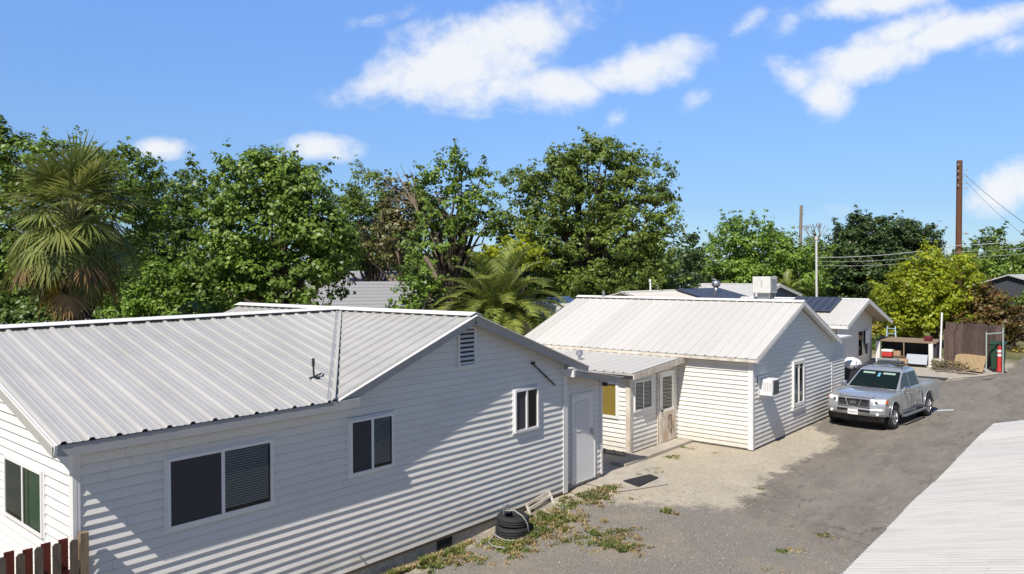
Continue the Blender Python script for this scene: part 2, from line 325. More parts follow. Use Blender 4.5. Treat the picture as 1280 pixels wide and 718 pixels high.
def siding_wall(parent, O, U, N, poly, m=None, reveal=.125, t=.028, name='wall'):
    """lapped boards: O origin, U unit along wall, N outward; poly in (u, z)"""
    O = V(O); U = V(U); N = V(N); mb = MB(); zs = [p[1] for p in poly]; z0 = min(zs); z1 = max(zs); z = z0; rs = random.Random(int(abs(O[0] * 31 + O[1] * 17) * 10))
    while z < z1 - 1e-4:
        zt = min(z + reveal, z1); a = interval(poly, z + 1e-5); b = interval(poly, zt - 1e-5)
        if a and b:
            # split the board in uneven lengths so joints and slight waviness show
            lo0, hi0, lo1, hi1 = a[0], a[1], b[0], b[1]; n = max(1, int((hi0 - lo0) / .9)); cuts = sorted([rs.random() for _ in range(n)])
            cuts = [0] + [(i + .5 * rs.random() + .25) / (n + 1) for i in range(n)] + [1] if n > 1 else [0, 1]
            offs = [rs.uniform(-.0016, .0016) for _ in cuts]; zo = [rs.uniform(-.0015, .0015) for _ in cuts]
            if parent.get('unused'): pass
            for i in range(len(cuts) - 1):
                c0, c1 = cuts[i], cuts[i + 1]
                ul0, ul1 = lo0 + (hi0 - lo0) * c0, lo0 + (hi0 - lo0) * c1; ut0, ut1 = lo1 + (hi1 - lo1) * c0, lo1 + (hi1 - lo1) * c1
                ta, tb = t + offs[i], t + offs[i + 1]
                p = [O + U * ul0 + Zv * (z + zo[i]) + N * ta, O + U * ul1 + Zv * (z + zo[i + 1]) + N * tb, O + U * ut1 + Zv * zt, O + U * ut0 + Zv * zt]
                q = [O + U * ul0 + Zv * (z + zo[i]), O + U * ul1 + Zv * (z + zo[i + 1])]
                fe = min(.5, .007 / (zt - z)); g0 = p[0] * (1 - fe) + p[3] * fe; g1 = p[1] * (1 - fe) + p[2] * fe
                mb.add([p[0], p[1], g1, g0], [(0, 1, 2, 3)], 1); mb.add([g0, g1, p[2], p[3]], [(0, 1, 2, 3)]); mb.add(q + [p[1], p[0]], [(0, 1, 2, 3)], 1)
                if i and rs.random() < .18: e_ = U * .0022 + N * .0; m_ = N * .0012; mb.add([p[0] - e_ + m_, p[0] + e_ + m_, p[3] + e_ + m_, p[3] - e_ + m_], [(0, 1, 2, 3)], 1)
        z = zt
    o = mb.build(name, [m or siding, lap_shade_joint], parent)
    return o

def pclip(poly, u):
    """w interval of a convex polygon at u"""
    return interval([(w, uu) for uu, w in poly], u)

def roof_plane(mb, O, U, Wd, poly, rib=.305, rh=.032, rw=.05, minor=True, twist=0.0, thick=.05, mi=0, phase=0.0):
    """ribbed steel sheet. O origin at eave; U unit along eave; Wd unit vector up the slope; poly [(u,w)] convex"""
    O = V(O); U = V(U); Wd = V(Wd); N = unit(np.cross(U, Wd)); N = N if N[2] > 0 else -N
    us = [p[0] for p in poly]; u0, u1 = min(us), max(us); kn = [(u0, 0), (u1, 0)]
    for u, w in poly: kn.append((min(max(u, u0), u1), None))
    k = math.floor((u0) / rib) - 1
    while k * rib < u1 + rib:
        c = k * rib + phase
        for du, h in ((-rw / 2 - .014, 0), (-rw / 2 + .004, rh), (rw / 2 - .004, rh), (rw / 2 + .014, 0)): kn.append((c + du, h))
        if minor:
            for fr in (1 / 3, 2 / 3):
                m_ = c + rib * fr
                for du, h in ((-.02, 0), (-.008, .005), (.008, .005), (.02, 0)): kn.append((m_ + du, h))
        k += 1
    reg = sorted([q for q in kn if q[1] is not None]); ru = [q[0] for q in reg]; rhh = [q[1] for q in reg]
    kn = sorted(set([round(q[0], 5) for q in kn if u0 - 1e-6 <= q[0] <= u1 + 1e-6]))
    P = lambda u, w, h: O + U * u + Wd * w + N * h + Zv * (twist * (u - u0) / (u1 - u0) * w)
    hs = lambda u: float(np.interp(u, ru, rhh)) if False else height(u)
    def height(u):
        c = (u - phase) / rib; c = c - math.floor(c + .5); d = abs(c * rib)
        if d <= rw / 2 - .004: return rh
        if d < rw / 2 + .014: return rh * (rw / 2 + .014 - d) / .018
        if minor:
            cc = (u - phase) / rib; cc -= math.floor(cc)
            for fr in (1 / 3, 2 / 3):
                dd = abs(cc - fr) * rib
                if dd <= .008: return .005
                if dd < .02: return .005 * (.02 - dd) / .012
        return 0.0
    cols = []
    for u in kn:
        uu = min(max(u, u0 + 1e-5), u1 - 1e-5); iv = pclip(poly, uu)
        if iv is None: iv = cols[-1][1:3] if cols else (0, 0)
        cols.append((u, iv[0], iv[1], height(u)))
    vs = []; fs = []
    for (u, a, b, h) in cols: vs += [P(u, a, h), P(u, b, h)]
    for i in range(len(cols) - 1): fs.append((2 * i, 2 * i + 2, 2 * i + 3, 2 * i + 1))
    mb.add(vs, fs, mi)
    # deck below
    pt = [P(u, w, -.012 - abs(twist) * .35 * 4) for u, w in poly]; pb = [P(u, w, -thick - abs(twist) * 6) for u, w in poly]; n = len(pt)
    mb.add(pt + pb, [tuple(range(n))] + [(i, i + n, (i + 1) % n + n, (i + 1) % n) for i in range(n)], mi)
    mb.add(pb, [tuple(range(n - 1, -1, -1))], 1)

def cap_strip(parent, p, q, side1, side2, w=.16, lift=.058, name='ridge_cap', m=None):
    """bent flashing along p-q; side1/side2 unit vectors running down the two slopes"""
    mb = MB(); p = V(p); q = V(q); s1 = V(side1); s2 = V(side2)
    n1 = unit(np.cross(q - p, s1)); n1 = n1 if n1[2] > 0 else -n1; n2 = unit(np.cross(q - p, s2)); n2 = n2 if n2[2] > 0 else -n2
    up = unit(n1 + n2) * lift * 1.02
    for s_, n_ in ((s1, n1), (s2, n2)):
        a = [p + up, q + up, q + s_ * w + n_ * lift, p + s_ * w + n_ * lift]; b = [x - n_ * .006 for x in a]
        mb.add(a + b, [(0, 1, 2, 3), (7, 6, 5, 4), (0, 4, 5, 1), (1, 5, 6, 2), (2, 6, 7, 3), (3, 7, 4, 0)])
    return mb.build(name, m or trim, parent)

def window(parent, O, U, N, w, h, lights=2, kinds=('screen', 'blind'), fr=.045, depth=.05, m=None, sill=False, label=None, mull=.05):
    """O lower-left corner on the wall face; window frame is a part, panes and blinds its sub-parts"""
    O = V(O) + V(N) * .009; U = V(U); N = V(N); mb = MB()
    def pr(u0, u1, z0, z1, d0, d1, M_): M_.obox(O + U * (u0 + u1) / 2 + Zv * (z0 + z1) / 2 + N * (d0 + d1) / 2, U * (u1 - u0) / 2, Zv * (z1 - z0) / 2, N * (d1 - d0) / 2)
    pr(0, w, 0, fr, 0, depth, mb); pr(0, w, h - fr, h, 0, depth, mb); pr(0, fr, fr, h - fr, 0, depth, mb); pr(w - fr, w, fr, h - fr, 0, depth, mb)
    pr(-.03, w + .03, -.03, h + .03, 0, .024, mb)
    if lights == 2: pr(w / 2 - mull / 2, w / 2 + mull / 2, fr, h - fr, .0245, depth - .004, mb)
    if lights == -2: pr(fr, w - fr, h / 2 - .025, h / 2 + .025, .0245, depth - .004, mb)
    if sill: pr(-.05, w + .05, -.09, -.031, 0, .07, mb)
    wo = mb.build('window', m or vinyl, parent, label=label)
    n = len(kinds)
    for i, kd in enumerate(kinds):
        if lights == -2: r = (fr, w - fr, fr + (h - 2 * fr) * i / n, fr + (h - 2 * fr) * (i + 1) / n)
        else: r = (fr + (w - 2 * fr) * i / n, fr + (w - 2 * fr) * (i + 1) / n, fr, h - fr)
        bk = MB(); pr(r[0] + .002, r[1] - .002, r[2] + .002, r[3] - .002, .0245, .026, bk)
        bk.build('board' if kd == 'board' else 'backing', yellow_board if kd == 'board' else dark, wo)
        if kd in ('blind', 'green', 'dim'):
            bb = MB(); z = r[2] + .07
            while z < r[3] - .015:
                bb.obox(O + U * (r[0] + r[1]) / 2 + Zv * z + N * .0335, U * ((r[1] - r[0]) / 2 - .03), Zv * .0125 + N * -.003, N * .0008 + Zv * .0002); z += .036
            if kd == 'green':
                bb = MB(); z = r[2] + .05
                while z < r[3] - .02:
                    bb.obox(O + U * (r[0] * .35 + r[1] * .65) + Zv * z + N * .0325, U * (r[1] - r[0]) * .31, Zv * .026 + N * -.004, N * .001); z += .056
                pr(r[0] + (r[1] - r[0]) * .12, r[0] + (r[1] - r[0]) * .28, r[2] + .02, r[3] - .02, .03, .034, bb)
            bb.build('blind', blind_green if kd == 'green' else blind_m, wo)
        if kd != 'board':
            g = MB(); d_ = .036 if kd == 'screen' else .0388; g.add([O + U * a_ + Zv * b_ + N * d_ for a_, b_ in ((r[0], r[2]), (r[1], r[2]), (r[1], r[3]), (r[0], r[3]))], [(0, 1, 2, 3)]); go = g.build('pane', glass, wo); go.data.polygons[0].normal.dot(Vector(N)) < 0 and go.data.flip_normals()
        if kd == 'screen':
            g = MB(); pr(r[0] + .001, r[1] - .001, r[2] + .001, r[3] - .001, .040, .0406, g); g.build('window_screen', screen, wo)
    return wo

def clone(o, parent=None):
    c = o.copy(); COL.objects.link(c); c.parent = parent
    for ch in list(o.children): clone(ch, c)
    return c

# ------------------------------------------------------------------ ground
def sstep(a, b, x): t = np.clip((x - a) / (b - a), 0, 1); return t * t * (3 - 2 * t)
def gz(x, y=9.5): return -.22 * sstep(13.2, 9.0, np.asarray(x, float)) * sstep(5.5, 8.8, np.asarray(y, float))
def vnoise(x, y, seed=0):
    def hsh(i, j): s = np.sin(i * 127.1 + j * 311.7 + seed * 74.7) * 43758.5453; return s - np.floor(s)
    i = np.floor(x); j = np.floor(y); fx = x - i; fy = y - j; fx = fx * fx * (3 - 2 * fx); fy = fy * fy * (3 - 2 * fy)
    return (hsh(i, j) * (1 - fx) + hsh(i + 1, j) * fx) * (1 - fy) + (hsh(i, j + 1) * (1 - fx) + hsh(i + 1, j + 1) * fx) * fy
def fbm(x, y, seed=0): return sum(vnoise(x * 2 ** k, y * 2 ** k, seed + k) * .5 ** (k + 1) for k in range(5))

def ground_material():
    m = bpy.data.materials.new('ground_soil'); m.use_nodes = True; nt = m.node_tree; N = nt.nodes.new; L = nt.links.new; b = nt.nodes['Principled BSDF']
    tc = N('ShaderNodeTexCoord'); at_ = N('ShaderNodeAttribute'); at_.attribute_name = 'gravel'; a2 = N('ShaderNodeAttribute'); a2.attribute_name = 'far'; a3 = N('ShaderNodeAttribute'); a3.attribute_name = 'asph'
    def noise(sc, det=6, rg=.6):
        n = N('ShaderNodeTexNoise'); n.inputs['Scale'].default_value = sc; n.inputs['Detail'].default_value = det; n.inputs['Roughness'].default_value = rg; L(tc.outputs['Object'], n.inputs[0]); return n.outputs[0]
    def mixc(f, a, c):
        x = N('ShaderNodeMix'); x.data_type = 'RGBA'
        if isinstance(f, float): x.inputs[0].default_value = f
        else: L(f, x.inputs[0])
        for i, q in ((6, a), (7, c)):
            if isinstance(q, tuple): x.inputs[i].default_value = (*q, 1)
            else: L(q, x.inputs[i])
        return x.outputs[2]
    def rmp(s, a, c, lo=0., hi=1.):
        r = N('ShaderNodeMapRange'); L(s, r.inputs[0]); r.inputs[1].default_value = a; r.inputs[2].default_value = c; r.inputs[3].default_value = lo; r.inputs[4].default_value = hi; return r.outputs[0]
    sand = mixc(rmp(noise(1.1), .35, .65), (.49, .435, .34), (.41, .365, .285)); sand = mixc(rmp(noise(9, 8), .45, .75), sand, (.34, .29, .215))
    grav = mixc(rmp(noise(35, 3, .7), .35, .65), (.14, .13, .112), (.265, .24, .205)); grav = mixc(rmp(noise(.8, 5), .5, .72), grav, (.28, .235, .175)); grav = mixc(rmp(noise(55, 2), .58, .66), grav, (.42, .40, .36)); grav = mixc(rmp(noise(48, 3), .60, .68), grav, (.09, .085, .08))
    e = N('ShaderNodeMath'); e.operation = 'ADD'; L(at_.outputs['Fac'], e.inputs[0]); L(rmp(noise(2.2, 8, .7), .3, .7, -.28, .28), e.inputs[1])
    c = mixc(rmp(e.outputs[0], .35, .65), sand, grav)
    e2 = N('ShaderNodeMath'); e2.operation = 'ADD'; L(a3.outputs['Fac'], e2.inputs[0]); L(rmp(noise(1.6, 9, .75), .3, .7, -.42, .42), e2.inputs[1])
    c = mixc(rmp(e2.outputs[0], .38, .62), c, asphalt_colour(nt, tc))
    far = mixc(rmp(noise(.3), .4, .6), (.10, .11, .04), (.21, .18, .09)); c = mixc(a2.outputs['Fac'], c, far)
    L(c, b.inputs['Base Color']); b.inputs['Roughness'].default_value = .95; b.inputs['Specular IOR Level'].default_value = .2
    bp = N('ShaderNodeBump'); bp.inputs['Strength'].default_value = .55; bp.inputs['Distance'].default_value = .03
    ad = N('ShaderNodeMath'); ad.operation = 'ADD'; L(noise(45, 5, .7), ad.inputs[0]); L(noise(6, 6, .6), ad.inputs[1]); L(ad.outputs[0], bp.inputs['Height']); L(bp.outputs[0], b.inputs['Normal']); return m

def asphalt_colour(nt, tc):
    N = nt.nodes.new; L = nt.links.new
    mp = N('ShaderNodeMapping'); mp.inputs['Scale'].default_value = (.6, 1.7, 1); mp.inputs['Rotation'].default_value = (0, 0, rad(8)); L(tc.outputs['Object'], mp.inputs[0])
    def noise(sc, det=6, rg=.6, src=None, dist=0.):
        n = N('ShaderNodeTexNoise'); n.inputs['Scale'].default_value = sc; n.inputs['Detail'].default_value = det; n.inputs['Roughness'].default_value = rg; n.inputs['Distortion'].default_value = dist; L((src or tc.outputs['Object']), n.inputs[0]); return n.outputs[0]
    def rmp(s, a, c, lo=0., hi=1.):
        r = N('ShaderNodeMapRange'); L(s, r.inputs[0]); r.inputs[1].default_value = a; r.inputs[2].default_value = c; r.inputs[3].default_value = lo; r.inputs[4].default_value = hi; return r.outputs[0]
    def mixc(f, a, c):
        x = N('ShaderNodeMix'); x.data_type = 'RGBA'; L(f, x.inputs[0])
        for i, q in ((6, a), (7, c)):
            if isinstance(q, tuple): x.inputs[i].default_value = (*q, 1)
            else: L(q, x.inputs[i])
        return x.outputs[2]
    c = mixc(rmp(noise(.55, 7, .65, mp.outputs[0]), .36, .64), (.145, .127, .104), (.25, .218, .176))
    c = mixc(rmp(noise(1.6, 8, .7, mp.outputs[0], .6), .46, .70), c, (.29, .25, .195))
    c = mixc(rmp(noise(2.3, 6, .6, mp.outputs[0], 1.5), .56, .70), c, (.08, .074, .07))
    v = N('ShaderNodeTexVoronoi'); v.feature = 'DISTANCE_TO_EDGE'; v.inputs['Scale'].default_value = .55; wz = N('ShaderNodeVectorMath'); wz.operation = 'ADD'; nn = N('ShaderNodeTexNoise'); nn.inputs['Scale'].default_value = 1.3; nn.inputs['Detail'].default_value = 6; L(tc.outputs['Object'], nn.inputs[0]); L(tc.outputs['Object'], wz.inputs[0]); L(nn.outputs[1], wz.inputs[1]); L(wz.outputs[0], v.inputs['Vector'])
    k = N('ShaderNodeMath'); k.operation = 'MULTIPLY'; L(rmp(v.outputs['Distance'], .004, .013, 1., 0.), k.inputs[0]); L(rmp(noise(.35, 4), .5, .58), k.inputs[1]); c = mixc(k.outputs[0], c, (.06, .055, .05))
    return mixc(rmp(noise(60, 3, .7), .35, .72), c, mixc(rmp(noise(60, 3), .4, .6), (.105, .095, .082), (.235, .215, .19)))

def asphalt_material():
    m = bpy.data.materials.new('old_asphalt'); m.use_nodes = True; nt = m.node_tree; N = nt.nodes.new; L = nt.links.new; b = nt.nodes['Principled BSDF']
    tc = N('ShaderNodeTexCoord'); L(asphalt_colour(nt, tc), b.inputs['Base Color']); b.inputs['Roughness'].default_value = .88; b.inputs['Specular IOR Level'].default_value = .25
    n = N('ShaderNodeTexNoise'); n.inputs['Scale'].default_value = 50; n.inputs['Detail'].default_value = 5; L(tc.outputs['Object'], n.inputs[0])
    bp = N('ShaderNodeBump'); bp.inputs['Strength'].default_value = .4; bp.inputs['Distance'].default_value = .02; L(n.outputs[0], bp.inputs['Height']); L(bp.outputs[0], b.inputs['Normal']); return m

road = [onz(u, v) for u, v in [(1030, 536), (1062, 546), (1062, 560), (1027, 576), (1002, 591), (972, 604), (966, 620), (941, 630), (952, 643), (982, 656), (1012, 665), (1040, 682)]]
road += [V(14, 2.2, 0), V(16, 0.5, 0), V(16, -12, 0), V(70, -12, 0), V(75, 4.2, 0), V(62, 5.6, 0), V(52, 5.4, 0), V(47, 4.9, 0), V(43.3, 4.95, 0), V(39.5, 6.2, 0), V(35, 8.1, 0), V(31, 8.1, 0), V(27.4, 8.05, 0)]
def poly_sd(X, Y, P):
    """distance outside (+) / inside (-) a polygon"""
    P = np.array([p[:2] for p in P]); d = np.full(X.shape, 1e9); ins = np.zeros(X.shape, bool)
    for i in range(len(P)):
        a = P[i]; b = P[(i + 1) % len(P)]; e = b - a; wx = X - a[0]; wy = Y - a[1]; t = np.clip((wx * e[0] + wy * e[1]) / (e @ e), 0, 1); d = np.minimum(d, np.hypot(wx - e[0] * t, wy - e[1] * t))
        c = ((a[1] > Y) != (b[1] > Y)) & (X < (b[0] - a[0]) * (Y - a[1]) / (b[1] - a[1] + 1e-12) + a[0]); ins ^= c
    return np.where(ins, -d, d)

def make_ground():
    xs = np.concatenate([[-600, -200, -60, -20, -5], np.arange(0, 32, .2), np.arange(32, 62, 1.0), [70, 90, 130, 200, 400, 900]])
    ys = np.concatenate([[-600, -200, -60, -20, -8], np.arange(-2, 14, .2), np.arange(14, 40, 1.0), [50, 70, 100, 160, 300, 900]])
    X, Y = np.meshgrid(xs, ys, indexing='ij'); nx, ny = X.shape
    Zg = gz(X, Y) + (fbm(X * 1.3, Y * 1.3, 3) - .5) * .012 * ((X > 0) & (X < 32) & (Y > -2) & (Y < 14)) * (poly_sd(X, Y, road) > .6) - .004
    v = np.stack([X, Y, Zg], -1).reshape(-1, 3)
    idx = np.arange(nx * ny).reshape(nx, ny); fs = np.stack([idx[:-1, :-1], idx[1:, :-1], idx[1:, 1:], idx[:-1, 1:]], -1).reshape(-1, 4)
    me = bpy.data.meshes.new('ground'); me.from_pydata(v.tolist(), [], fs.tolist())
    # gravel near the camera, pale sandy soil between the houses
    line = 14.6 - .55 * (Y - 6.8) + 0.0
    gr = sstep(1.3, -1.3, X - line)
    wallside = sstep(.9, .1, 9.75 - Y) * (X < 13.5)
    gr = gr * (1 - .55 * wallside)
    far = sstep(46, 52, X) + sstep(14, 18, Y); far = np.clip(far, 0, 1) * 1.0
    asp_ = sstep(1.1, -.35, poly_sd(X, Y, road) + (fbm(X * .9, Y * .9, 5) - .5) * .5)
    for nm, arr in (('gravel', gr), ('far', far), ('asph', asp_)):
        a = me.attributes.new(nm, 'FLOAT', 'POINT'); a.data.foreach_set('value', arr.reshape(-1).astype(np.float32))
    me.materials.append(ground_material()); me.polygons.foreach_set('use_smooth', [True] * len(me.polygons))
    o = bpy.data.objects.new('ground', me); COL.objects.link(o); o['kind'] = 'structure'
make_ground()

def flat_sheet(name, pts, z, m, jag=0.0, kind='structure', sub=.25):
    """flat sheet with a worn, uneven edge"""
    P = []
    n = len(pts)
    for i in range(n):
        a = V(*pts[i][:2], 0); c = V(*pts[(i + 1) % n][:2], 0); k = max(1, int(np.linalg.norm(c - a) / sub)) if jag else 1
        for j in range(k):
            p = a + (c - a) * j / k
            if jag: d = unit(c - a); nn = V(-d[1], d[0], 0); p = p + nn * ((fbm(p[0] * 1.1, p[1] * 1.1, 9) - .5) * jag * 1.6 + (random.random() - .5) * jag * .12)
            P.append((p[0], p[1], z))
    bm = bmesh.new(); vs = [bm.verts.new(p) for p in P]; f = bm.faces.new(vs); bmesh.ops.triangulate(bm, faces=[f]); me = bpy.data.meshes.new(name); bmesh.ops.recalc_face_normals(bm, faces=bm.faces)
    for f in bm.faces:
        if f.normal.z < 0: f.normal_flip()
    bm.to_mesh(me); bm.free(); me.materials.append(m); o = bpy.data.objects.new(name, me); COL.objects.link(o)
    if kind: o['kind'] = kind
    return o
asph = asphalt_material()
rc = V(30, 2, 0); rd2 = []
for p in road:      # the sheet itself stops a little inside the worn edge
    d_ = unit(V(p[0], p[1], 0) - rc); rd2.append(V(p[0], p[1], 0) - d_ * (.55 if p[1] > 2.3 and p[0] < 50 else 0))
flat_sheet('road', rd2, .002, asph, jag=.3)
mk = [onz(1166, 513), onz(1192, 512), onz(1192, 514), onz(1166, 515)]
flat_sheet('road_marking', [(p[0], p[1]) for p in mk], .012, mat('worn_white_paint', (.55, .55, .52), .7, noise=.3, nscale=8))
flat_sheet('concrete_apron', [(33.5, 8.9), (36.5, 7.9), (40.0, 6.6), (43.4, 5.15), (45.5, 5.3), (45.5, 11.2), (36, 11.2)], .016, conc, jag=.2)
flat_sheet('path', [(14.3, 9.85), (14.3, 8.95), (15.5, 8.4), (16.4, 9.1), (17.1, 9.95), (16.9, 12), (14.3, 12)], .012, conc, jag=.08)

# ------------------------------------------------------------------ house one (near, long front wall)
def build_near_house():
    x0, x1, y1 = 3.4, 13.4, 9.81
    H = empty('white_house', (8.4, 11.5, 0), 'nearest long white clapboard house with ribbed metal roof and broad front gable', 'house')
    RX, RY, ZR = 10.18, 13.7, 4.13       # gable ridge x, wing ridge y, ridge height
    # walls
    siding_wall(H, (0, y1, 0), (1, 0, 0), (0, -1, 0), [(x0, .08), (x1, .08), (x1, 2.95), (RX, 4.05), (7.05, 2.93), (7.0, 2.84), (x0, 2.84)])
    siding_wall(H, (x0, 0, 0), (0, 1, 0), (-1, 0, 0), [(y1 + .01, .08), (17.6, .08), (17.6, 2.84), (RY, 3.97), (y1 + .01, 2.84)])
    mb = MB(); mb.box((x0 + .02, 17.58, .05), (x1 - .02, 17.6, 2.8)); mb.box((x1 - .025, y1 + .01, .05), (x1 - .005, 17.6, 3.0)); mb.build('wall', siding, H)
    # foundation
    mb = MB(); mb.box((x0 + .04, y1 + .03, -.5), (x1 - .04, 17.5, .085))
    mb.build('foundation', block, H)
    mb = MB(); mb.box((x0 - .01, y1 - .012, .02), (x1 - .02, y1 + .028, .079)); mb.build('sill_board', wood_post, H)
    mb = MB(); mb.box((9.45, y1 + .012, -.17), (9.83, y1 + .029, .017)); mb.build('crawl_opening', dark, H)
    # corner boards
    for (a, b) in (((x0 - .034, y1 - .036, .07), (x0 + .012, y1 + .09, 2.84)), ((x0 + .013, y1 - .034, .07), (x0 + .05, y1 - .001, 2.82)), ((x1 - .13, y1 - .04, .03), (x1 + .03, y1 + .06, 2.93))):
        mb = MB(); mb.box(a, b); mb.build('corner_board', trim, H)
    # roof sheets
    mb = MB()
    ex0, ey = 3.06, 9.44; ze = 2.945; sl = math.hypot(RY - ey, ZR - .075 - ze); Wf = unit(V(0, RY - ey, ZR - .075 - ze)); vx = 6.88
    roof_plane(mb, (ex0, ey, ze), (1, 0, 0), Wf, [(0, 0), (vx - ex0, 0), (RX - ex0, sl), (0, sl)], twist=.075 / sl, phase=.10)
    Wb = unit(V(0, -(17.9 - RY), ZR - ze)); sb = math.hypot(17.9 - RY, ZR - ze)
    roof_plane(mb, (ex0, 17.9, ze), (1, 0, 0), Wb, [(0, 0), (RX - ex0, 0), (RX - ex0, sb), (0, sb - .01)], phase=.1)
    # gable section, left slope (clipped at the valley) and right slope
    yf = 9.53; zl = 2.90; Wl = unit(V(RX - vx, 0, ZR - zl)); sL = math.hypot(RX - vx, ZR - zl)
    roof_plane(mb, (vx, yf, zl), (0, 1, 0), Wl, [(0, 0.0), (0, sL), (RY - yf, sL)], phase=.05)
    roof_plane(mb, (vx, RY, zl), (0, 1, 0), Wl, [(0, sL - .01), (0, sL), (4.2, sL), (4.2, 0), (3.9, 0)], phase=.05)
    xr = 13.87; zr = 2.82; Wr = unit(V(RX - xr, 0, ZR - zr)); sR = math.hypot(RX - xr, ZR - zr)
    roof_plane(mb, (xr, yf, zr), (0, 1, 0), Wr, [(0, 0), (0, sR), (8.35, sR), (8.35, 0)], phase=.05)
    rf = mb.build('roof', [steel_roof, soffit], H)
    cap_strip(rf, (ex0 - .02, RY, ZR - .075), (RX, RY, ZR + .004), -Wf, -Wb, w=.17)
    cap_strip(rf, (RX, yf - .02, ZR), (RX, 17.93, ZR + .02), -Wl, -Wr, w=.15)
    # valley flashing
    p, q = V(vx, ey + .03, ze), V(RX, RY, ZR)
    mb = MB(); d = unit(q - p); s1 = unit(V(-1, .0, 0) - d * np.dot(V(-1, 0, 0), d)); s2 = unit(V(0, -1, 0) - d * np.dot(V(0, -1, 0), d))
    nW = unit(np.cross(V(1, 0, 0), Wf)); nL = unit(np.cross(Wl, V(0, 1, 0))); nL = nL if nL[2] > 0 else -nL
    a1 = unit(np.cross(nW, d)); a1 = a1 if a1[0] < 0 else -a1; a2 = unit(np.cross(nL, d)); a2 = a2 if a2[1] < 0 else -a2
    for s_, n_ in ((a1, nW), (a2, nL)):
        mb.add([p + Zv * .012, q + Zv * .012, q + s_ * .075 + n_ * .045, p + s_ * .075 + n_ * .045], [(0, 1, 2, 3)])
    mb.build('valley_flashing', steel_roof, rf)
    # fascias: front eave, rakes
    mb = MB(); mb.box((ex0 + .0, ey + .012, ze - .15), (7.42, ey + .045, ze - .012)); mb.build('fascia', fascia_shade_m, H)
    mb = MB(); mb.box((ex0 + .03, ey + .046, ze - .15), (7.40, y1 - .002, ze - .135)); mb.build('soffit', trim, H)
    for (a, b) in ((V(7.02, yf + .005, zl - .05), V(RX, yf + .005, ZR - .085)), (V(xr - .0, yf + .005, zr - .085), V(RX, yf + .005, ZR - .085))):
        mb = MB(); mb.bar(a, b, .03, .15); mb.build('rake_board', fascia_shade_m, H)
        mb = MB(); o_ = V(0, -.02, .085); mb.bar(a + o_, b + o_, .10, .012); mb.build('rake_trim', trim, H)
    # left rake
    mb = MB(); mb.bar(V(ex0 + .02, ey, ze - .075), V(ex0 + .02, RY, ZR - .15), .03, .15, up=(0, 0, 1)); mb.build('rake_board', trim, H)
    mb = MB(); mb.bar(V(ex0 + .02, 17.9, ze - .075), V(ex0 + .02, RY, ZR - .15), .03, .15); mb.build('rake_board', trim, H)
    # windows
    window(H, (4.49, y1, 1.52), (1, 0, 0), (0, -1, 0), 1.56, .95, 2, ('screen', 'blind'), label='wide two-pane sliding window with dark screen on the left')
    window(H, (7.45, y1, 1.62), (1, 0, 0), (0, -1, 0), .92, .91, 2, ('screen', 'blind'), label='smaller sliding window under the gable')
    window(H, (11.57, y1, 1.65), (1, 0, 0), (0, -1, 0), .78, .88, 2, ('screen', 'dark'), label='small sliding window near the right corner board', depth=.07)
    window(H, (x0, 12.28, 1.50), (0, -1, 0), (-1, 0, 0), 1.50, .86, 2, ('blind', 'green'), label='end wall window with green shutters behind the glass')
    # louvred gable vent
    mb = MB(); U = V(1, 0, 0)
    mb.box((9.95, y1 - .060, 3.14), (9.99, y1, 3.86)); mb.box((10.39, y1 - .060, 3.14), (10.43, y1, 3.9)); mb.box((9.99, y1 - .060, 3.14), (10.39, y1, 3.18)); mb.box((9.99, y1 - .060, 3.86), (10.39, y1, 3.9))
    v = mb.build('gable_vent', trim, H)
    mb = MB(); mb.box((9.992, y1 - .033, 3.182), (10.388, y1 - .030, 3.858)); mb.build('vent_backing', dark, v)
    mb = MB()
    for k in range(8): mb.obox((10.19, y1 - .044, 3.215 + k * .085), (.198, 0, 0), (0, .014, .022), (0, .002, -.0015))
    mb.build('vent_louvre', trim, v)
    # old cable bracket on the wall
    mb = MB(); mb.tube([(12.18, y1 - .05, 3.02), (12.55, y1 - .05, 2.76), (12.95, y1 - .05, 2.48)], .016, 8); mb.tube([(12.18, y1, 3.02), (12.18, y1 - .09, 3.04)], .03, 8); mb.tube([(12.6, y1 - .02, 2.74), (12.6, y1 - .09, 2.70)], .02, 8); mb.build('service_conduit', metal_dk, H)
    # mast bracket on the roof
    d_ = ray(393, 474); t_ = (2.945 - 9.44 * .262 - CAMH) / (d_[2] - .262 * d_[1]); q = CC + d_ * t_
    mb = MB(); mb.tube([q, q + V(0, .02, .10), q + V(-.02, 0, .30)], .016, 8); mb.tube([q + V(-.13, -.05, .03), q + V(0, 0, .04), q + V(.18, .06, .07)], .013, 6); mb.tube([q + V(-.02, 0, .22), q + V(-.02, 0, .34)], .026, 8); mb.box(tuple(q + V(-.09, -.06, .0)), tuple(q + V(.07, .05, .035)))
    mb.build('antenna_bracket', metal_dk, H)
    # faucet stub on the wall
    mb = MB(); mb.tube([(7.0 + 0.65, y1 - .01, .26), (7.65, y1 - .07, .26), (7.65, y1 - .07, .19)], .014, 8); mb.build('wall_spigot', metal_gal, H)
    # door wing at the right end
    yw = 9.93; xa, xb = x1 + .03, 15.0
    siding_wall(H, (0, yw, 0), (1, 0, 0), (0, -1, 0), [(xa, .14), (xb, .14), (xb, 2.36), (xa, 2.66)])
    mb = MB(); mb.box((xb - .05, yw - .038, .10), (xb + .02, yw + .05, 2.36)); mb.build('corner_board', trim, H)
    mb = MB(); mb.box((xb - .025, yw + .02, .1), (xb, 13, 2.4)); mb.box((xa, yw + .01, -.3), (xb - .03, 13, .139), 1); mb.build('wall', [siding, block], H)
    mb = MB(); W2 = unit(V(-1.95, 0, .36)); s2 = math.hypot(1.95, .36)
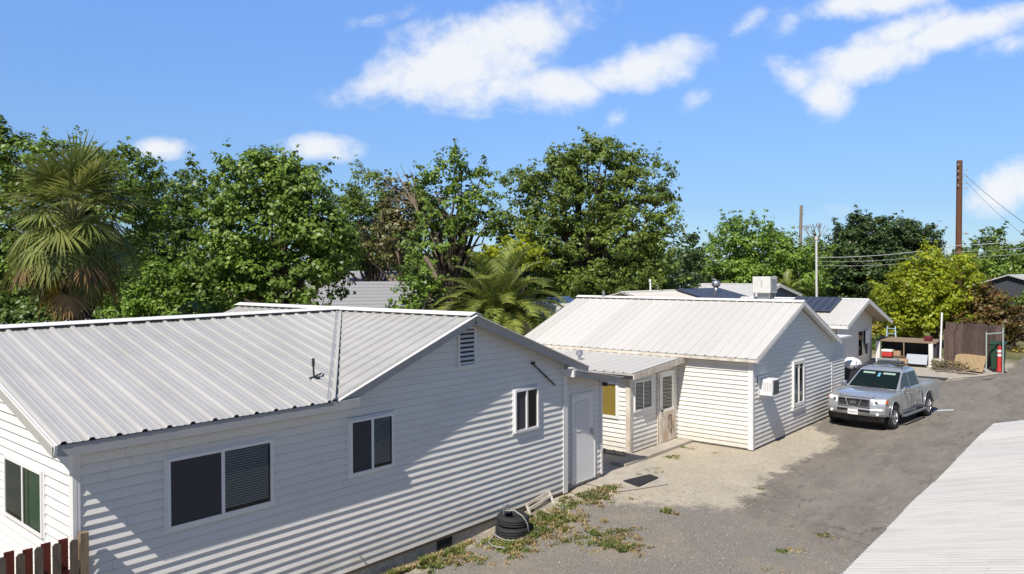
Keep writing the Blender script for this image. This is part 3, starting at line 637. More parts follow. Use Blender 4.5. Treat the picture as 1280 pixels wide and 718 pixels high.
    roof_plane(mb, (15.28, 9.58, 2.42), (0, 1, 0), W2, [(0, 0), (0, s2), (3.6, s2), (3.6, 0)])
    mb.build('roof', [steel_roof, soffit], H)
    mb = MB(); mb.bar((13.36, 9.575, 2.71), (15.30, 9.575, 2.35), .04, .13); mb.build('rake_board', fascia_shade_m, H)
    mb = MB(); mb.box((13.28, 9.50, 2.64), (13.34, 9.82, 2.80)); mb.build('gutter_end', trim, H)
    mb = MB(); mb.bar((13.34, 9.55, 2.795), (15.32, 9.55, 2.428), .14, .014); mb.build('rake_trim', trim, H)
    mb = MB(); mb.box((xb + .0, yw - .16, 2.22), (xb + .06, yw - .02, 2.31)); mb.build('lamp', metal_dk, H)
    # flush caravan style door
    dx0, dx1, dz0, dz1 = 13.80, 14.66, .12, 2.10
    mb = MB()
    for a, b in (((dx0 - .05, dz0 - .03), (dx0, dz1 + .05)), ((dx1, dz0 - .03), (dx1 + .05, dz1 + .05)), ((dx0, dz1), (dx1, dz1 + .05)), ((dx0, dz0 - .03), (dx1, dz0))):
        mb.box((a[0], yw - .045, a[1]), (b[0], yw, b[1]))
    f = mb.build('door_frame', trim, H)
    mb = MB(); mb.box((dx0 + .006, yw - .034, dz0 + .006), (dx1 - .006, yw - .002, dz1 - .006)); d = mb.build('door', door_white, H, bevel=.006)
    mb = MB(); ax, az, w, h, r = 14.17, 1.62, .20, .27, .07; pts = []
    for cx, cz, a0 in ((w, h, 0), (-w, h, 90), (-w, -h, 180), (w, -h, 270)):
        for k in range(6): a = rad(a0 + k * 18); pts.append(V(ax + cx + (r - .07) + r * math.cos(a), yw - .036, az + cz + r * math.sin(a)))
    pts = [p for p in pts]; pts.append(pts[0]); mb.tube(pts, .012, 6); mb.build('door_window_rim', trim, d)
    pn = MB(); pp = [p + V(0, -.002, 0) for p in pts[:-1]]; pn.prism(pp, (0, -.006, 0)); pn.build('door_window', mat('frosted_window', (.70, .71, .72), .2), d)
    mb = MB(); mb.box((14.50, yw - .05, 1.14), (14.60, yw - .034, 1.28)); mb.tube([(14.55, yw - .05, 1.24), (14.53, yw - .09, 1.22), (14.60, yw - .085, 1.12), (14.56, yw - .05, 1.14)], .011, 6); mb.build('door_handle', metal_gal, d)
    return H
build_near_house()

# ------------------------------------------------------------------ house two
def build_middle_house():
    x0, x1, y0, y1 = 19.94, 26.82, 8.22, 16.2
    H = empty('white_house', (23.4, 12.2, 0), 'middle white clapboard house with an air conditioner box in its gable wall', 'house')
    RX, ZR = 23.4, 4.05; ze = 2.58; ex = 19.68; exr = 27.12
    siding_wall(H, (0, y0, 0), (1, 0, 0), (0, -1, 0), [(x0, .06), (x1, .06), (x1, 2.62), (RX, 3.93), (x0, 2.62)])
    siding_wall(H, (x0, 0, 0), (0, 1, 0), (-1, 0, 0), [(y0 + .005, .06), (y1, .06), (y1, 2.55), (y0 + .005, 2.55)], siding2)
    mb = MB(); mb.box((x0 + .01, y1, .05), (x1, y1 + .02, 2.6)); mb.box((x1 - .02, y0 + .02, .05), (x1, y1, 2.6)); mb.prism([V(x0, y1, 2.6), V(x1, y1, 2.6), V(RX, y1, 3.95)], (0, .02, 0)); mb.build('wall', siding, H)
    mb = MB(); mb.box((x0 + .03, y0 + .03, -.3), (x1 - .03, y1, .062)); mb.build('foundation', block, H)
    mb = MB(); mb.box((x0 - .036, y0 - .035, .03), (x0 - .0, y0 + .10, 2.56)); mb.box((x0 + .001, y0 - .035, .03), (x0 + .07, y0 - .001, 2.58)); mb.build('corner_board', trim, H)
    mb = MB(); mb.box((x1 - .08, y0 - .035, .03), (x1 + .03, y0 - .001, 2.60)); mb.build('corner_board', trim, H)
    mb = MB(); sl = math.hypot(RX - ex, ZR - ze); yf = 7.97; ln = 16.5 - yf
    Wl = unit(V(RX - ex, 0, ZR - ze)); Wr = unit(V(-(exr - RX), 0, ZR - ze)); sr = math.hypot(exr - RX, ZR - ze)
    roof_plane(mb, (ex, yf, ze), (0, 1, 0), Wl, [(0, 0), (0, sl), (ln, sl), (ln, 0)], rh=.024, minor=False)
    roof_plane(mb, (exr, yf, ze), (0, 1, 0), Wr, [(0, 0), (0, sr), (ln, sr), (ln, 0)], rh=.024, minor=False)
    rf = mb.build('roof', [steel_roof2, trim], H)
    cap_strip(rf, (RX, yf - .01, ZR), (RX, 16.52, ZR + .04), -Wl, -Wr, w=.16, lift=.046)
    mb = MB(); mb.box((ex + .012, yf + .02, ze - .10), (ex + .04, 16.4, ze - .02)); mb.build('fascia', trim_old, H)
    mb = MB(); mb.box((ex + .05, yf + .03, ze - .075), (x0 - .001, 16.3, ze - .06)); mb.build('soffit', trim_old, H)
    for (a, b) in ((V(ex + .02, yf + .01, ze - .065), V(RX, yf + .01, ZR - .065)), (V(exr - .02, yf + .01, ze - .065), V(RX, yf + .01, ZR - .065))):
        mb = MB(); mb.bar(a, b, .03, .11); mb.build('rake_board', trim, H)
    # window and room air conditioner on the gable wall
    window(H, (22.95, y0, .80), (1, 0, 0), (0, -1, 0), .98, 1.40, 2, ('dim', 'dark'), fr=.10, depth=.07, sill=True, label='tall double window in the gable wall', m=trim, mull=.04)
    mb = MB(); ax0, ax1, az0, az1, d = 20.38, 20.90, 1.50, 1.95, .44
    mb.box((ax0, y0 - d + .05, az0), (ax1, y0, az1))
    ac = mb.build('air_conditioner', whitep, H, bevel=.015)
    mb = MB(); mb.box((ax0 + .1, y0 - d + .043, az0 + .03), (ax1 - .02, y0 - d + .049, az1 - .04)); mb.build('condenser_grille', mat('ac_grille', (.10, .10, .11), .6, noise=.3, nscale=60), ac)
    mb = MB()
    for k in range(6): mb.box((ax0 - .003, y0 - .42 + k * .05, az0 + .12), (ax0 + .001, y0 - .395 + k * .05, az1 - .08))
    mb.build('side_vent', mat('vent_grey', (.45, .45, .45), .6), ac)
    mb = MB(); mb.box((ax0 - .12, y0 - .045, az0 - .06), (ax1 + .05, y0 - .030, az1 + .08)); mb.build('surround_board', trim, H)
    # annex beyond the right corner
    siding_wall(H, (0, 9.2, 0), (1, 0, 0), (0, -1, 0), [(x1 + .02, .1), (31.6, .1), (31.6, 2.35), (x1 + .02, 2.35)])
    mb = MB(); mb.box((x1, 9.0, 2.36), (31.9, 16, 2.43)); mb.box((31.58, 9.21, 0), (31.6, 16, 2.35)); mb.build('annex_roof', trim, H)
    # roof pipe near the far end
    mb = MB(); mb.tube([(23.3, 15.3, 4.0), (23.3, 15.3, 4.22)], .04, 10); mb.lathe([(.0, 4.30), (.07, 4.27), (.07, 4.22), (.0, 4.21)], (23.3, 15.3, 0), n=10); mb.build('vent_pipe', metal_gal, H)
    # ---- lean-to porch
    lx, ly = 17.24, 10.5
    siding_wall(H, (0, ly, 0), (1, 0, 0), (0, -1, 0), [(lx, .1), (x0 - .02, .1), (x0 - .02, 2.40), (lx, 2.18)])
    siding_wall(H, (lx, 0, 0), (0, 1, 0), (-1, 0, 0), [(ly + .01, .1), (15.5, .1), (15.5, 2.18), (ly + .01, 2.18)], siding2)
    mb = MB(); mb.box((lx - .03, ly - .04, .02), (lx + .10, ly - .001, 2.20)); mb.box((lx - .035, ly + .0, .02), (lx - .001, ly + .10, 2.20)); mb.build('corner_board', trim_old, H)
    mb = MB(); mb.box((lx + .02, ly + .02, -.2), (x0, 15.4, .10)); mb.box((lx, 15.4, 0), (x0, 15.42, 2.3)); mb.build('foundation', conc, H)
    mb = MB(); W3 = unit(V(x0 - .02 - 16.98, 0, .21)); s3 = math.hypot(x0 - .02 - 16.98, .21); y3 = 10.22
    roof_plane(mb, (16.98, y3, 2.27), (0, 1, 0), W3, [(0, 0), (0, s3), (5.4, s3), (5.4, 0)], rh=.025, minor=False)
    mb.build('roof', [steel_roof2, trim], H)
    mb = MB(); mb.bar((16.97, y3 - .01, 2.19), (x0 - .06, y3 - .01, 2.40), .03, .15); mb.build('rake_board', trim_old, H)
    mb = MB(); mb.box((16.99, y3 + .01, 2.12), (17.02, 15.6, 2.245)); mb.build('fascia', metal_dk, H)
    mb = MB(); mb.tube([(18.2, 12.8, 2.3), (18.2, 12.8, 2.52)], .05, 12); mb.lathe([(.0, 2.66), (.085, 2.63), (.11, 2.52), (.05, 2.50)], (18.2, 12.8, 0), n=14); mb.build('vent_pipe', metal_gal, H)
    window(H, (lx, 11.75, .98), (0, -1, 0), (-1, 0, 0), .92, 1.0, 1, ('board',), fr=.07, m=trim, label='porch window blocked by an ochre board')
    window(H, (17.42, ly, 1.17), (1, 0, 0), (0, -1, 0), .95, .83, 2, ('dim', 'blind'), fr=.05, m=trim, label='small two-pane porch window')
    # weathered porch door
    dx0, dx1, dz0, dz1 = 18.78, 19.62, .10, 2.13
    mb = MB()
    for a, b in (((dx0 - .10, dz0 - .05), (dx0, dz1 + .07)), ((dx1, dz0 - .05), (dx1 + .09, dz1 + .07)), ((dx0, dz1), (dx1, dz1 + .07))):
        mb.box((a[0], ly - .05, a[1]), (b[0], ly, b[1]))
    mb.build('door_frame', trim_old, H)
    mb = MB(); y = ly - .05
    mb.box((dx0 + .005, y - .02, dz0), (dx1 - .005, y + .02, dz0 + .86)); mb.box((dx0 + .005, y - .02, dz0 + .861), (dx0 + .15, y + .02, dz1 - .01), 1); mb.box((dx1 - .15, y - .02, dz0 + .861), (dx1 - .005, y + .02, dz1 - .01), 1)
    mb.box((dx0 + .151, y - .02, dz1 - .17), (dx1 - .151, y + .02, dz1 - .01), 1); mb.box((dx0 + .151, y - .02, dz0 + .861), (dx1 - .151, y + .02, dz0 + .94), 1)
    d = mb.build('door', [door_old, trim], H, label='weathered half-glazed porch door with peeling lower panel')
    mb = MB(); mb.box((dx0 + .151, y + .001, dz0 + .94), (dx1 - .151, y + .012, dz1 - .17)); mb.build('door_backing', mat('warm_room_dark', (.10, .09, .06), .8), d)
    mb = MB()
    for k in range(10): mb.box((dx0 + .155, y - .006, dz0 + 1.02 + k * .09), (dx1 - .155, y - .003, dz0 + 1.07 + k * .09))
    mb.build('door_blind', mat('yellowed_blind', (.55, .50, .36), .6), d)
    mb = MB(); mb.add([(dx0 + .151, y - .012, dz0 + .94), (dx1 - .151, y - .012, dz0 + .94), (dx1 - .151, y - .012, dz1 - .17), (dx0 + .151, y - .012, dz1 - .17)], [(0, 1, 2, 3)]); go = mb.build('door_pane', glass, d); go.data.polygons[0].normal.y > 0 and go.data.flip_normals()
    rs = random.Random(5); mb = MB()
    for k in range(6):
        cx = dx0 + .3 + rs.random() * .35; z = dz0 + .75; pts = []
        while z > dz0 + .15: pts.append((cx, y - .0225, z)); cx += rs.uniform(-.05, .05); z -= rs.uniform(.04, .12)
        if len(pts) > 2: mb.tube(pts, [rs.uniform(.003, .011) for _ in pts], 5)
    mb.build('door_scratches', mat('bare_dark_wood', (.09, .06, .045), .9), d)
    mb = MB(); mb.tube([(dx0 + .07, y - .02, 1.02), (dx0 + .07, y - .08, 1.02)], .03, 10); mb.build('door_handle', metal_dk, d)
    return H
build_middle_house()
mb = MB(); mb.box((16.2, 9.98, -.1), (20.1, 10.46, .085)); tag(mb.build('doorstep', conc, bevel=.015), 'long low concrete step under the weathered porch door', 'step')
mb = MB(); a = [onz(779, 603), onz(812, 595), onz(823, 599), onz(798, 610)]; mb.prism([(p[0], p[1], .030) for p in a], (0, 0, .014))
tag(mb.build('door_mat', blackm), 'black rubber mat lying on the ground between the two nearer white houses', 'mat')

# ------------------------------------------------------------------ house three and roofs behind it
def simple_gable(H, xl, xr, y0, y1, rx, zr, zel, zer, oh, yov, wallm=siding, rm=None, rmu=soffit, side=True, zb=0.0, rh=.02):
    rm = rm or steel_roof2
    def zroof(x): return zr - (rx - x) * (zr - zel) / (rx - xl + oh) if x < rx else zr - (x - rx) * (zr - zer) / (xr + oh - rx)
    siding_wall(H, (0, y0, 0), (1, 0, 0), (0, -1, 0), [(xl, zb), (xr, zb), (xr, zroof(xr) - .06), (rx, zr - .08), (xl, zroof(xl) - .06)], wallm)
    siding_wall(H, (xl, 0, 0), (0, 1, 0), (-1, 0, 0), [(y0 + .01, zb), (y1, zb), (y1, zroof(xl) - .06), (y0 + .01, zroof(xl) - .06)], wallm)
    mb = MB(); mb.box((xr - .02, y0 + .01, zb), (xr, y1, zroof(xr) - .07)); mb.prism([V(xl, y1, zb), V(xr, y1, zb), V(xr, y1, zroof(xr) - .06), V(rx, y1, zr - .08), V(xl, y1, zroof(xl) - .06)], (0, .02, 0)); mb.build('wall', wallm, H)
    mb = MB(); ex = xl - oh; exr = xr + oh; Wl = unit(V(rx - ex, 0, zr - zel)); Wr = unit(V(rx - exr, 0, zr - zer)); sl = math.hypot(rx - ex, zr - zel); sr = math.hypot(exr - rx, zr - zer); yf = y0 - yov; ln = y1 + .3 - yf
    roof_plane(mb, (ex, yf, zel), (0, 1, 0), Wl, [(0, 0), (0, sl), (ln, sl), (ln, 0)], rh=rh, minor=False)
    roof_plane(mb, (exr, yf, zer), (0, 1, 0), Wr, [(0, 0), (0, sr), (ln, sr), (ln, 0)], rh=rh, minor=False)
    rf = mb.build('roof', [rm, rmu], H)
    cap_strip(rf, (rx, yf, zr), (rx, y1 + .3, zr), -Wl, -Wr, w=.16, lift=.028)
    for (a, b) in ((V(ex, yf - .01, zel - .09), V(rx, yf - .01, zr - .09)), (V(exr, yf - .01, zer - .09), V(rx, yf - .01, zr - .09))):
        mb = MB(); mb.bar(a, b, .04, .20); mb.build('rake_board', trim, H)
    mb = MB(); mb.box((ex + .01, yf, zel - .18), (ex + .05, y1, zel - .02)); mb.build('fascia', trim, H)
    return Wl, Wr

H3 = empty('white_house', (41, 14, 0), 'grey-shaded white house beside the pickup, wide eaves and a dark panel on its roof', 'house')
Wl3, _ = simple_gable(H3, 37.9, 44.1, 11.4, 17.0, 40.5, 3.65, 2.50, 2.33, 1.0, .8)
window(H3, (41.35, 11.4, .55), (1, 0, 0), (0, -1, 0), 1.85, 1.42, 2, ('dark', 'dark'), fr=.07, m=trim, label='dark window standing ajar in the gable wall')
mb = MB(); mb.obox((42.85, 11.28, 1.55), (.30, -.02, 0), (0, .01, 0), (.02, 0, .34)); mb.build('window_flap', whitep, H3)
def panel_on(name, label, group, P00, U, Wd, w, h, nx):
    P00 = V(P00); U = V(U); Wd = V(Wd); n = unit(np.cross(U, Wd)); n = n if n[2] > 0 else -n
    mb = MB(); mb.obox(P00 + U * w / 2 + Wd * h / 2 + n * .10, U * w / 2, Wd * h / 2, n * .025); o = mb.build(name, panel_m); tag(o, label, 'solar panel', group)
    mb = MB()
    for k in range(nx + 1): mb.bar(P00 + U * (w * k / nx) + n * .128, P00 + U * (w * k / nx) + Wd * h + n * .128, .05, .006, up=n)
    mb.bar(P00 + n * .129, P00 + U * w + n * .129, .05, .006, up=n)
    mb.build('panel_frame', panel_line, o); return o
panel_on('solar_panel', 'dark ribbed solar panel on the near slope of the house beside the pickup', 'solar panels on the roofs', V(36.9, 11.85, 2.50) + Wl3 * 1.55, (0, 1, 0), Wl3, 2.3, 2.1, 6)
H4 = empty('white_house', (37, 19, 0), 'low white-roofed building in the rear with a large dark solar panel at its right end', 'house')
W4 = unit(V(0, 3.6, .95)); W4b = unit(V(0, -3.6, .95)); mb = MB(); s4 = math.hypot(3.6, .95)
roof_plane(mb, (31.5, 16.1, 3.13), (1, 0, 0), W4, [(0, 0), (10.9, 0), (10.9, s4), (0, s4)], rh=.02, minor=False)
roof_plane(mb, (31.5, 23.3, 3.13), (1, 0, 0), W4b, [(0, 0), (10.9, 0), (10.9, s4), (0, s4)], rh=.02, minor=False)
rf = mb.build('roof', [steel_roof2, soffit], H4); cap_strip(rf, (31.5, 19.7, 4.08), (42.4, 19.7, 4.08), -W4, -W4b, w=.16, lift=.03)
mb = MB(); mb.bar((42.4, 16.1, 3.03), (42.4, 19.7, 3.98), .04, .2); mb.bar((42.4, 23.3, 3.03), (42.4, 19.7, 3.98), .04, .2); mb.build('rake_board', trim, H4)
mb = MB(); mb.box((31.8, 16.5, 0), (42.1, 22.9, 3.1)); mb.prism([V(42.08, 16.5, 3.1), V(42.08, 22.9, 3.1), V(42.08, 19.7, 3.95)], (.02, 0, 0)); mb.build('wall', siding, H4)
panel_on('solar_panel', 'large dark solar panel on the rear low roof, left of the rooftop cooler', 'solar panels on the roofs', V(36.7, 16.1, 3.13) + W4 * 1.4, (1, 0, 0), W4, 5.4, 2.1, 9)
H5 = empty('white_house', (47, 21, 0), 'rear white-roofed building whose gable peak shows just right of the rooftop cooler', 'house')
simple_gable(H5, 43.6, 50.5, 17.7, 27.5, 46.9, 4.32, 3.55, 3.6, .3, .2, rh=.02, wallm=mat('shaded_gable_wall', (.10, .12, .17), .7))  # dark blue wall colour paints in the shade on this gable
# ridge vents / turbine on the rear roofs
mb = MB(); c = at(895, 357, 43); mb.tube([c + V(0, 0, -.45), c + V(0, 0, -.1)], .12, 10); mb.lathe([(.12, -.12), (.24, 0), (.26, .12), (.2, .25), (.0, .30)], c, n=16); tag(mb.build('roof_turbine_vent', metal_gal, smooth=True), 'round turbine vent on the low rear roof, right of the large solar panel', 'roof vent')
mb = MB(); c = at(813, 366, 39.5); mb.tube([c, c + V(0, 0, .62)], .045, 10); mb.tube([c + V(0, 0, .58), c + V(0, 0, .72)], .08, 10); tag(mb.build('vent_pipe', whitep), 'thin white vent pipe standing on the rear roof, left of the solar panels', 'vent pipe')

# rooftop evaporative cooler
c = at(956, 372, 41.0)
K = empty('rooftop_cooler', tuple(c), 'boxy white evaporative cooler on legs on the rear roof', 'cooler')
hw = .50
mb = MB(); mb.box((c[0] - hw, c[1] - hw, c[2] + .25), (c[0] + hw, c[1] + hw, c[2] + 1.15)); k_ = mb.build('cabinet', mat('cooler_paint', (.66, .66, .62), .5, noise=.15, nscale=3), K, bevel=.03)
mb = MB()
for k in range(7): mb.box((c[0] - .38, c[1] - hw - .012, c[2] + .36 + k * .1), (c[0] + .38, c[1] - hw + .004, c[2] + .40 + k * .1))
mb.build('louvre', mat('louvre_grey', (.30, .31, .33), .5), K)
mb = MB()
for k in range(5): mb.box((c[0] - hw - .012, c[1] - .05, c[2] + .60 + k * .08), (c[0] - hw + .004, c[1] + .02, c[2] + .63 + k * .08))
mb.build('side_louvre', mat('louvre_grey', (.30, .31, .33), .5), K)
for sx in (-1, 1):
    for sy in (-1, 1):
        mb = MB(); mb.box((c[0] + sx * .42 - .03, c[1] + sy * .42 - .03, c[2] - .35), (c[0] + sx * .42 + .03, c[1] + sy * .42 + .03, c[2] + .25)); mb.build('leg', metal_gal, K)
mb = MB(); mb.box((c[0] - .3, c[1] - .3, c[2] - .3), (c[0] + .3, c[1] + .3, c[2] + .25)); mb.build('duct', metal_gal, K)
mb = MB(); mb.tube([c + V(-.45, -.55, .3), c + V(-.6, -.7, .15), c + V(-.55, -.75, -.2), c + V(-.2, -.9, -.3)], .03, 7); mb.build('pipe', metal_dk, K)

# camper with a ladder behind house two
c = at(663, 415, 30)
T = empty('travel_trailer', (c[0] + 1.2, c[1] - .6, 0), 'white travel trailer end with a metal ladder, behind the middle house roof', 'trailer')
mb = MB(); ax = V(.80, -.60, 0); bx = V(.60, .80, 0); cc = V(c[0], c[1], 0) + ax * 1.25 + bx * 2.5; mb.obox(cc + Zv * 2.2, ax * 1.2, bx * 2.4, Zv * 1.55); body = mb.build('body', whitep, T, bevel=.06)
mb = MB(); e = V(c[0], c[1], 0) + ax * .25 - bx * .0
for s_ in (0, .38): mb.tube([e + ax * s_ - bx * .05 + Zv * 1.0, e + ax * s_ - bx * .05 + Zv * 3.8, e + ax * s_ + bx * .35 + Zv * 3.95], .025, 8)
for k in range(9): mb.tube([e - bx * .05 + Zv * (1.2 + k * .3), e + ax * .38 - bx * .05 + Zv * (1.2 + k * .3)], .02, 6)
mb.build('ladder', metal_gal, T)
mb = MB()
for (u, s_) in ((.9, .22), (1.3, .26), (1.65, .17)): q = e + ax * u + bx * .6; mb.obox(q + Zv * (3.76 + s_ / 2), ax * s_ * .9, bx * .3, Zv * s_ / 2)
mb.build('roof_vent', mat('blue_tarp', (.05, .10, .22), .5), T, bevel=.03)

# neighbouring shingle roofs seen through the trees
def shingle_house(label, P, Q, depth_run, zr, ze, m=shingle, walls=siding2):
    """ridge from P to Q (xy), front slope running toward the camera side"""
    P = V(*P, 0); Q = V(*Q, 0); d = unit(Q - P); n = V(d[1], -d[0], 0)
    if np.dot(n, -F0) < 0: n = -n
    H = empty('shingle_house', tuple((P + Q) / 2), label, 'house')
    A = [P - d * .4 + Zv * zr, Q + d * .4 + Zv * zr]
    mb = MB()
    for s_ in (1, -1):
        e = [A[0] + n * s_ * depth_run - Zv * (zr - ze), A[1] + n * s_ * depth_run - Zv * (zr - ze)]
        quad = [A[0], A[1], e[1], e[0]]; mb.prism(quad, (0, 0, -.12))
        # shingle courses
        for k in range(1, int(depth_run / .45)):
            t = k * .45 / depth_run; a = A[0] + (e[0] - A[0]) * t; b = A[1] + (e[1] - A[1]) * t; mb.bar(a + Zv * .006, b + Zv * .006, .05, .014)
    mb.build('roof', m, H)
    mb = MB(); i = depth_run - .5
    for s_ in (1, -1): a = P + n * s_ * i; b = Q + n * s_ * i; mb.obox((a + b) / 2 + Zv * (ze / 2), (b - a) / 2, n * .05, Zv * ze / 2)
    for E_ in (P, Q): mb.prism([E_ - n * i, E_ + n * i, E_ + n * i + Zv * ze, E_ + Zv * (zr - .15), E_ - n * i + Zv * ze], tuple(d * .06))
    mb.build('wall', walls, H)
    return H
a = at(345, 352, 41); b = at(508, 352, 43); shingle_house('nearer grey shingle roof showing under the trees behind the near house', a[:2], b[:2], 6.0, 4.6, 2.35)
a = at(425, 338, 55); b = at(500, 338, 56); shingle_house('farther grey shingle roof with a small peak, seen under the tree crowns', a[:2], b[:2], 3.5, 5.3, 4.1)
a = at(545, 385, 40)
a = at(835, 343, 70); b = at(905, 343, 72); shingle_house('distant pale roof glimpsed between the oak and the bright green tree', a[:2], b[:2], 4, 5.0, 4.0, m=mat('pale_far_roof', (.45, .45, .45), .8))
a = at(868, 358, 56); b = at(905, 357, 56); shingle_house('small red-brown roof showing left of the rooftop cooler', a[:2], b[:2], 3, 4.35, 3.7, m=redroof)
a = at(1262, 349, 75); b = at(1330, 340, 85); shingle_house('dark house with a pale gable edge at the far right beyond the hedge', a[:2], b[:2], 4, 4.9, 3.6, m=mat('pale_far_roof', (.45, .45, .45), .8), walls=mat('dark_wall', (.05, .055, .07), .8))

# foreground roof, bottom right
def build_corner_roof():
    z = 2.5; a = onz(1045, 718, z); b = onz(1243, 530, z); ye = (a[1] + b[1]) / 2
    H = empty('white_building', (8, -1, 0), 'building at the bottom right corner, only its weathered white corrugated roof in view', 'building')
    m = bpy.data.materials.new('weathered_white_corrugated'); m.use_nodes = True; nt = m.node_tree; N = nt.nodes.new; L = nt.links.new; bs = nt.nodes['Principled BSDF']
    tc = N('ShaderNodeTexCoord'); mp = N('ShaderNodeMapping'); mp.inputs['Scale'].default_value = (3.2, .45, 1); L(tc.outputs['Object'], mp.inputs[0])
    n = N('ShaderNodeTexNoise'); n.inputs['Scale'].default_value = 2.2; n.inputs['Detail'].default_value = 9; n.inputs['Roughness'].default_value = .68; L(mp.outputs[0], n.inputs[0])
    r = N('ShaderNodeMapRange'); r.inputs[1].default_value = .45; r.inputs[2].default_value = .75; L(n.outputs[0], r.inputs[0])
    x = N('ShaderNodeMix'); x.data_type = 'RGBA'; x.inputs[6].default_value = (.50, .485, .45, 1); x.inputs[7].default_value = (.38, .36, .325, 1); L(r.outputs[0], x.inputs[0])
    n2 = N('ShaderNodeTexNoise'); n2.inputs['Scale'].default_value = 14; n2.inputs['Detail'].default_value = 4; L(tc.outputs['Object'], n2.inputs[0]); r2 = N('ShaderNodeMapRange'); r2.inputs[1].default_value = .68; r2.inputs[2].default_value = .76; L(n2.outputs[0], r2.inputs[0])
    x2 = N('ShaderNodeMix'); x2.data_type = 'RGBA'; L(r2.outputs[0], x2.inputs[0]); L(x.outputs[2], x2.inputs[6]); x2.inputs[7].default_value = (.30, .25, .19, 1)
    L(x2.outputs[2], bs.inputs['Base Color']); bs.inputs['Roughness'].default_value = .55
    x1 = b[0]; pit = .26; mb = MB(); Wd = unit(V(0, -1, pit))
    us = np.arange(2.5, x1, .017); vs = []; fs = []; L_ = 4.2
    P = lambda u, w: V(u, ye, z) + Wd * w + V(0, 0, .0065 * math.cos(2 * math.pi * u / .0685))
    for i, u in enumerate(us):
        jag = .012 * math.sin(math.floor(u / .68) * 5.1)
        for w in (0 + jag, L_ / 2, L_): vs.append(P(u, w) + Zv * (.004 * math.sin(u * 3.1 + w * 2)))
    for i in range(len(us) - 1):
        for j in (0, 1): fs.append((3 * i + j, 3 * i + 3 + j, 3 * i + 4 + j, 3 * i + 1 + j))
    mb.add(vs, fs); pk = ye - Wd[1] * -L_
    yk = (V(0, ye, z) + Wd * L_)[1]; zk = (V(0, ye, z) + Wd * L_)[2]
    mb.add([(2.5, yk, zk), (x1, yk, zk), (x1, yk - 4.2, z), (2.5, yk - 4.2, z)], [(0, 1, 2, 3)])
    r_ = mb.build('roof', m, H)
    mb = MB(); mb.box((2.7, yk - 4.0, -.3), (x1 - .25, ye - .25, z - .02)); mb.build('wall', siding2, H)
    mb = MB(); mb.bar((x1 - .2, ye - .02, z - .09), (x1 - .2, yk, zk - .09), .03, .12); mb.build('rake_board', trim, H)
    return m
build_corner_roof()

# ------------------------------------------------------------------ small things by the near house
# picket fence at bottom left
FN = empty('picket_fence', (2.4, 9.7, -.2), 'weathered grey and red picket fence at the bottom left corner', 'fence')
x = 3.33; k = 0
rs = random.Random(3)
zt = 1.76
while x > -.5:
    mb = MB(); w = .088; z1 = zt + rs.uniform(-.02, .02); P = [(x - w / 2, 9.66, -.25), (x + w / 2, 9.66, -.25), (x + w / 2, 9.66, z1 - .03), (x + w / 4, 9.66, z1), (x - w / 4, 9.66, z1), (x - w / 2, 9.66, z1 - .03)]
    mb.prism(P, (0, -.018, 0)); mb.build('picket', wood_grey, FN)
    mb = MB(); xb = x - .092; z1 = zt + rs.uniform(-.01, .02); mb.prism([(xb - .05, 9.71, -.25), (xb + .05, 9.71, -.25), (xb + .05, 9.71, z1), (xb - .05, 9.71, z1)], (0, .018, 0)); mb.build('picket', wood_red, FN)
    x -= .184
mb = MB(); mb.box((-.6, 9.662, .2), (3.38, 9.708, .29)); mb.box((-.6, 9.662, 1.3), (3.38, 9.708, 1.39)); mb.build('rail', wood_red, FN)
mb = MB(); mb.box((3.40, 9.64, -.3), (3.49, 9.73, 1.80)); mb.build('post', wood_post, FN)

def tyre(c, r=.30, w=.19, tilt=0):
    prof = []
    for a in range(0, 361, 15):
        t = rad(a); s_ = math.copysign(abs(math.cos(t)) ** .6, math.cos(t)); u = math.copysign(abs(math.sin(t)) ** .6, math.sin(t)); prof.append((r - .075 + .075 * s_, w / 2 * u))
    mb = MB(); mb.lathe(prof, (0, 0, 0), n=36)
    for g in (-.05, -.018, .018, .05): pass
    for g in (-.045, 0, .045): mb.lathe([(r - .01, g - .014), (r + .006, g - .010), (r + .006, g + .010), (r - .01, g + .014)], (0, 0, 0), n=36)
    o = mb.build('tyre', blackm, None, local=True, smooth=True); o.location = c; o.rotation_euler = (tilt, tilt * .6, 0); return o
tc_ = onz(640, 668, -.13); tz = float(gz(tc_[0])) - .02
tag(tyre((tc_[0] + .02, tc_[1], tz + .10), r=.33, w=.2), 'lower tyre of the pair stacked beside the near house wall', 'tyre', 'stacked tyres')
tag(tyre((tc_[0] + .03, tc_[1], tz + .295), r=.31, w=.2, tilt=.04), 'upper tyre of the pair stacked beside the near house wall', 'tyre', 'stacked tyres')
mb = MB(); o_ = V(tc_[0], tc_[1], tz); pts = [o_ + V(.02 + .36 * math.cos(a), .0 + .36 * math.sin(a), .03 + .015 * math.sin(3 * a)) for a in np.linspace(0, 7.5, 40)]
pts += [o_ + V(.10, -.34, .12), o_ + V(.06, -.335, .28), o_ + V(.0, -.27, .42), o_ + V(-.03, -.1, .50), o_ + V(-.08, .1, .47)]
mb.tube(pts, .013, 8); pts = [o_ + V(-.1, .3, .05), o_ + V(-.4, .15, .03), o_ + V(-.62, .05, .02), o_ + V(-.72, -.15, .02), o_ + V(-.66, -.4, .02)]; mb.tube(pts, .013, 8)
tag(mb.build('garden_hose', mat('grey_hose', (.30, .31, .29), .6), smooth=True), 'grey garden hose looped round the stacked tyres', 'hose')
S_ = empty('standpipe', tuple(o_ + V(-.10, .12, 0)), 'galvanised water standpipe rising from inside the stacked tyres', 'tap')
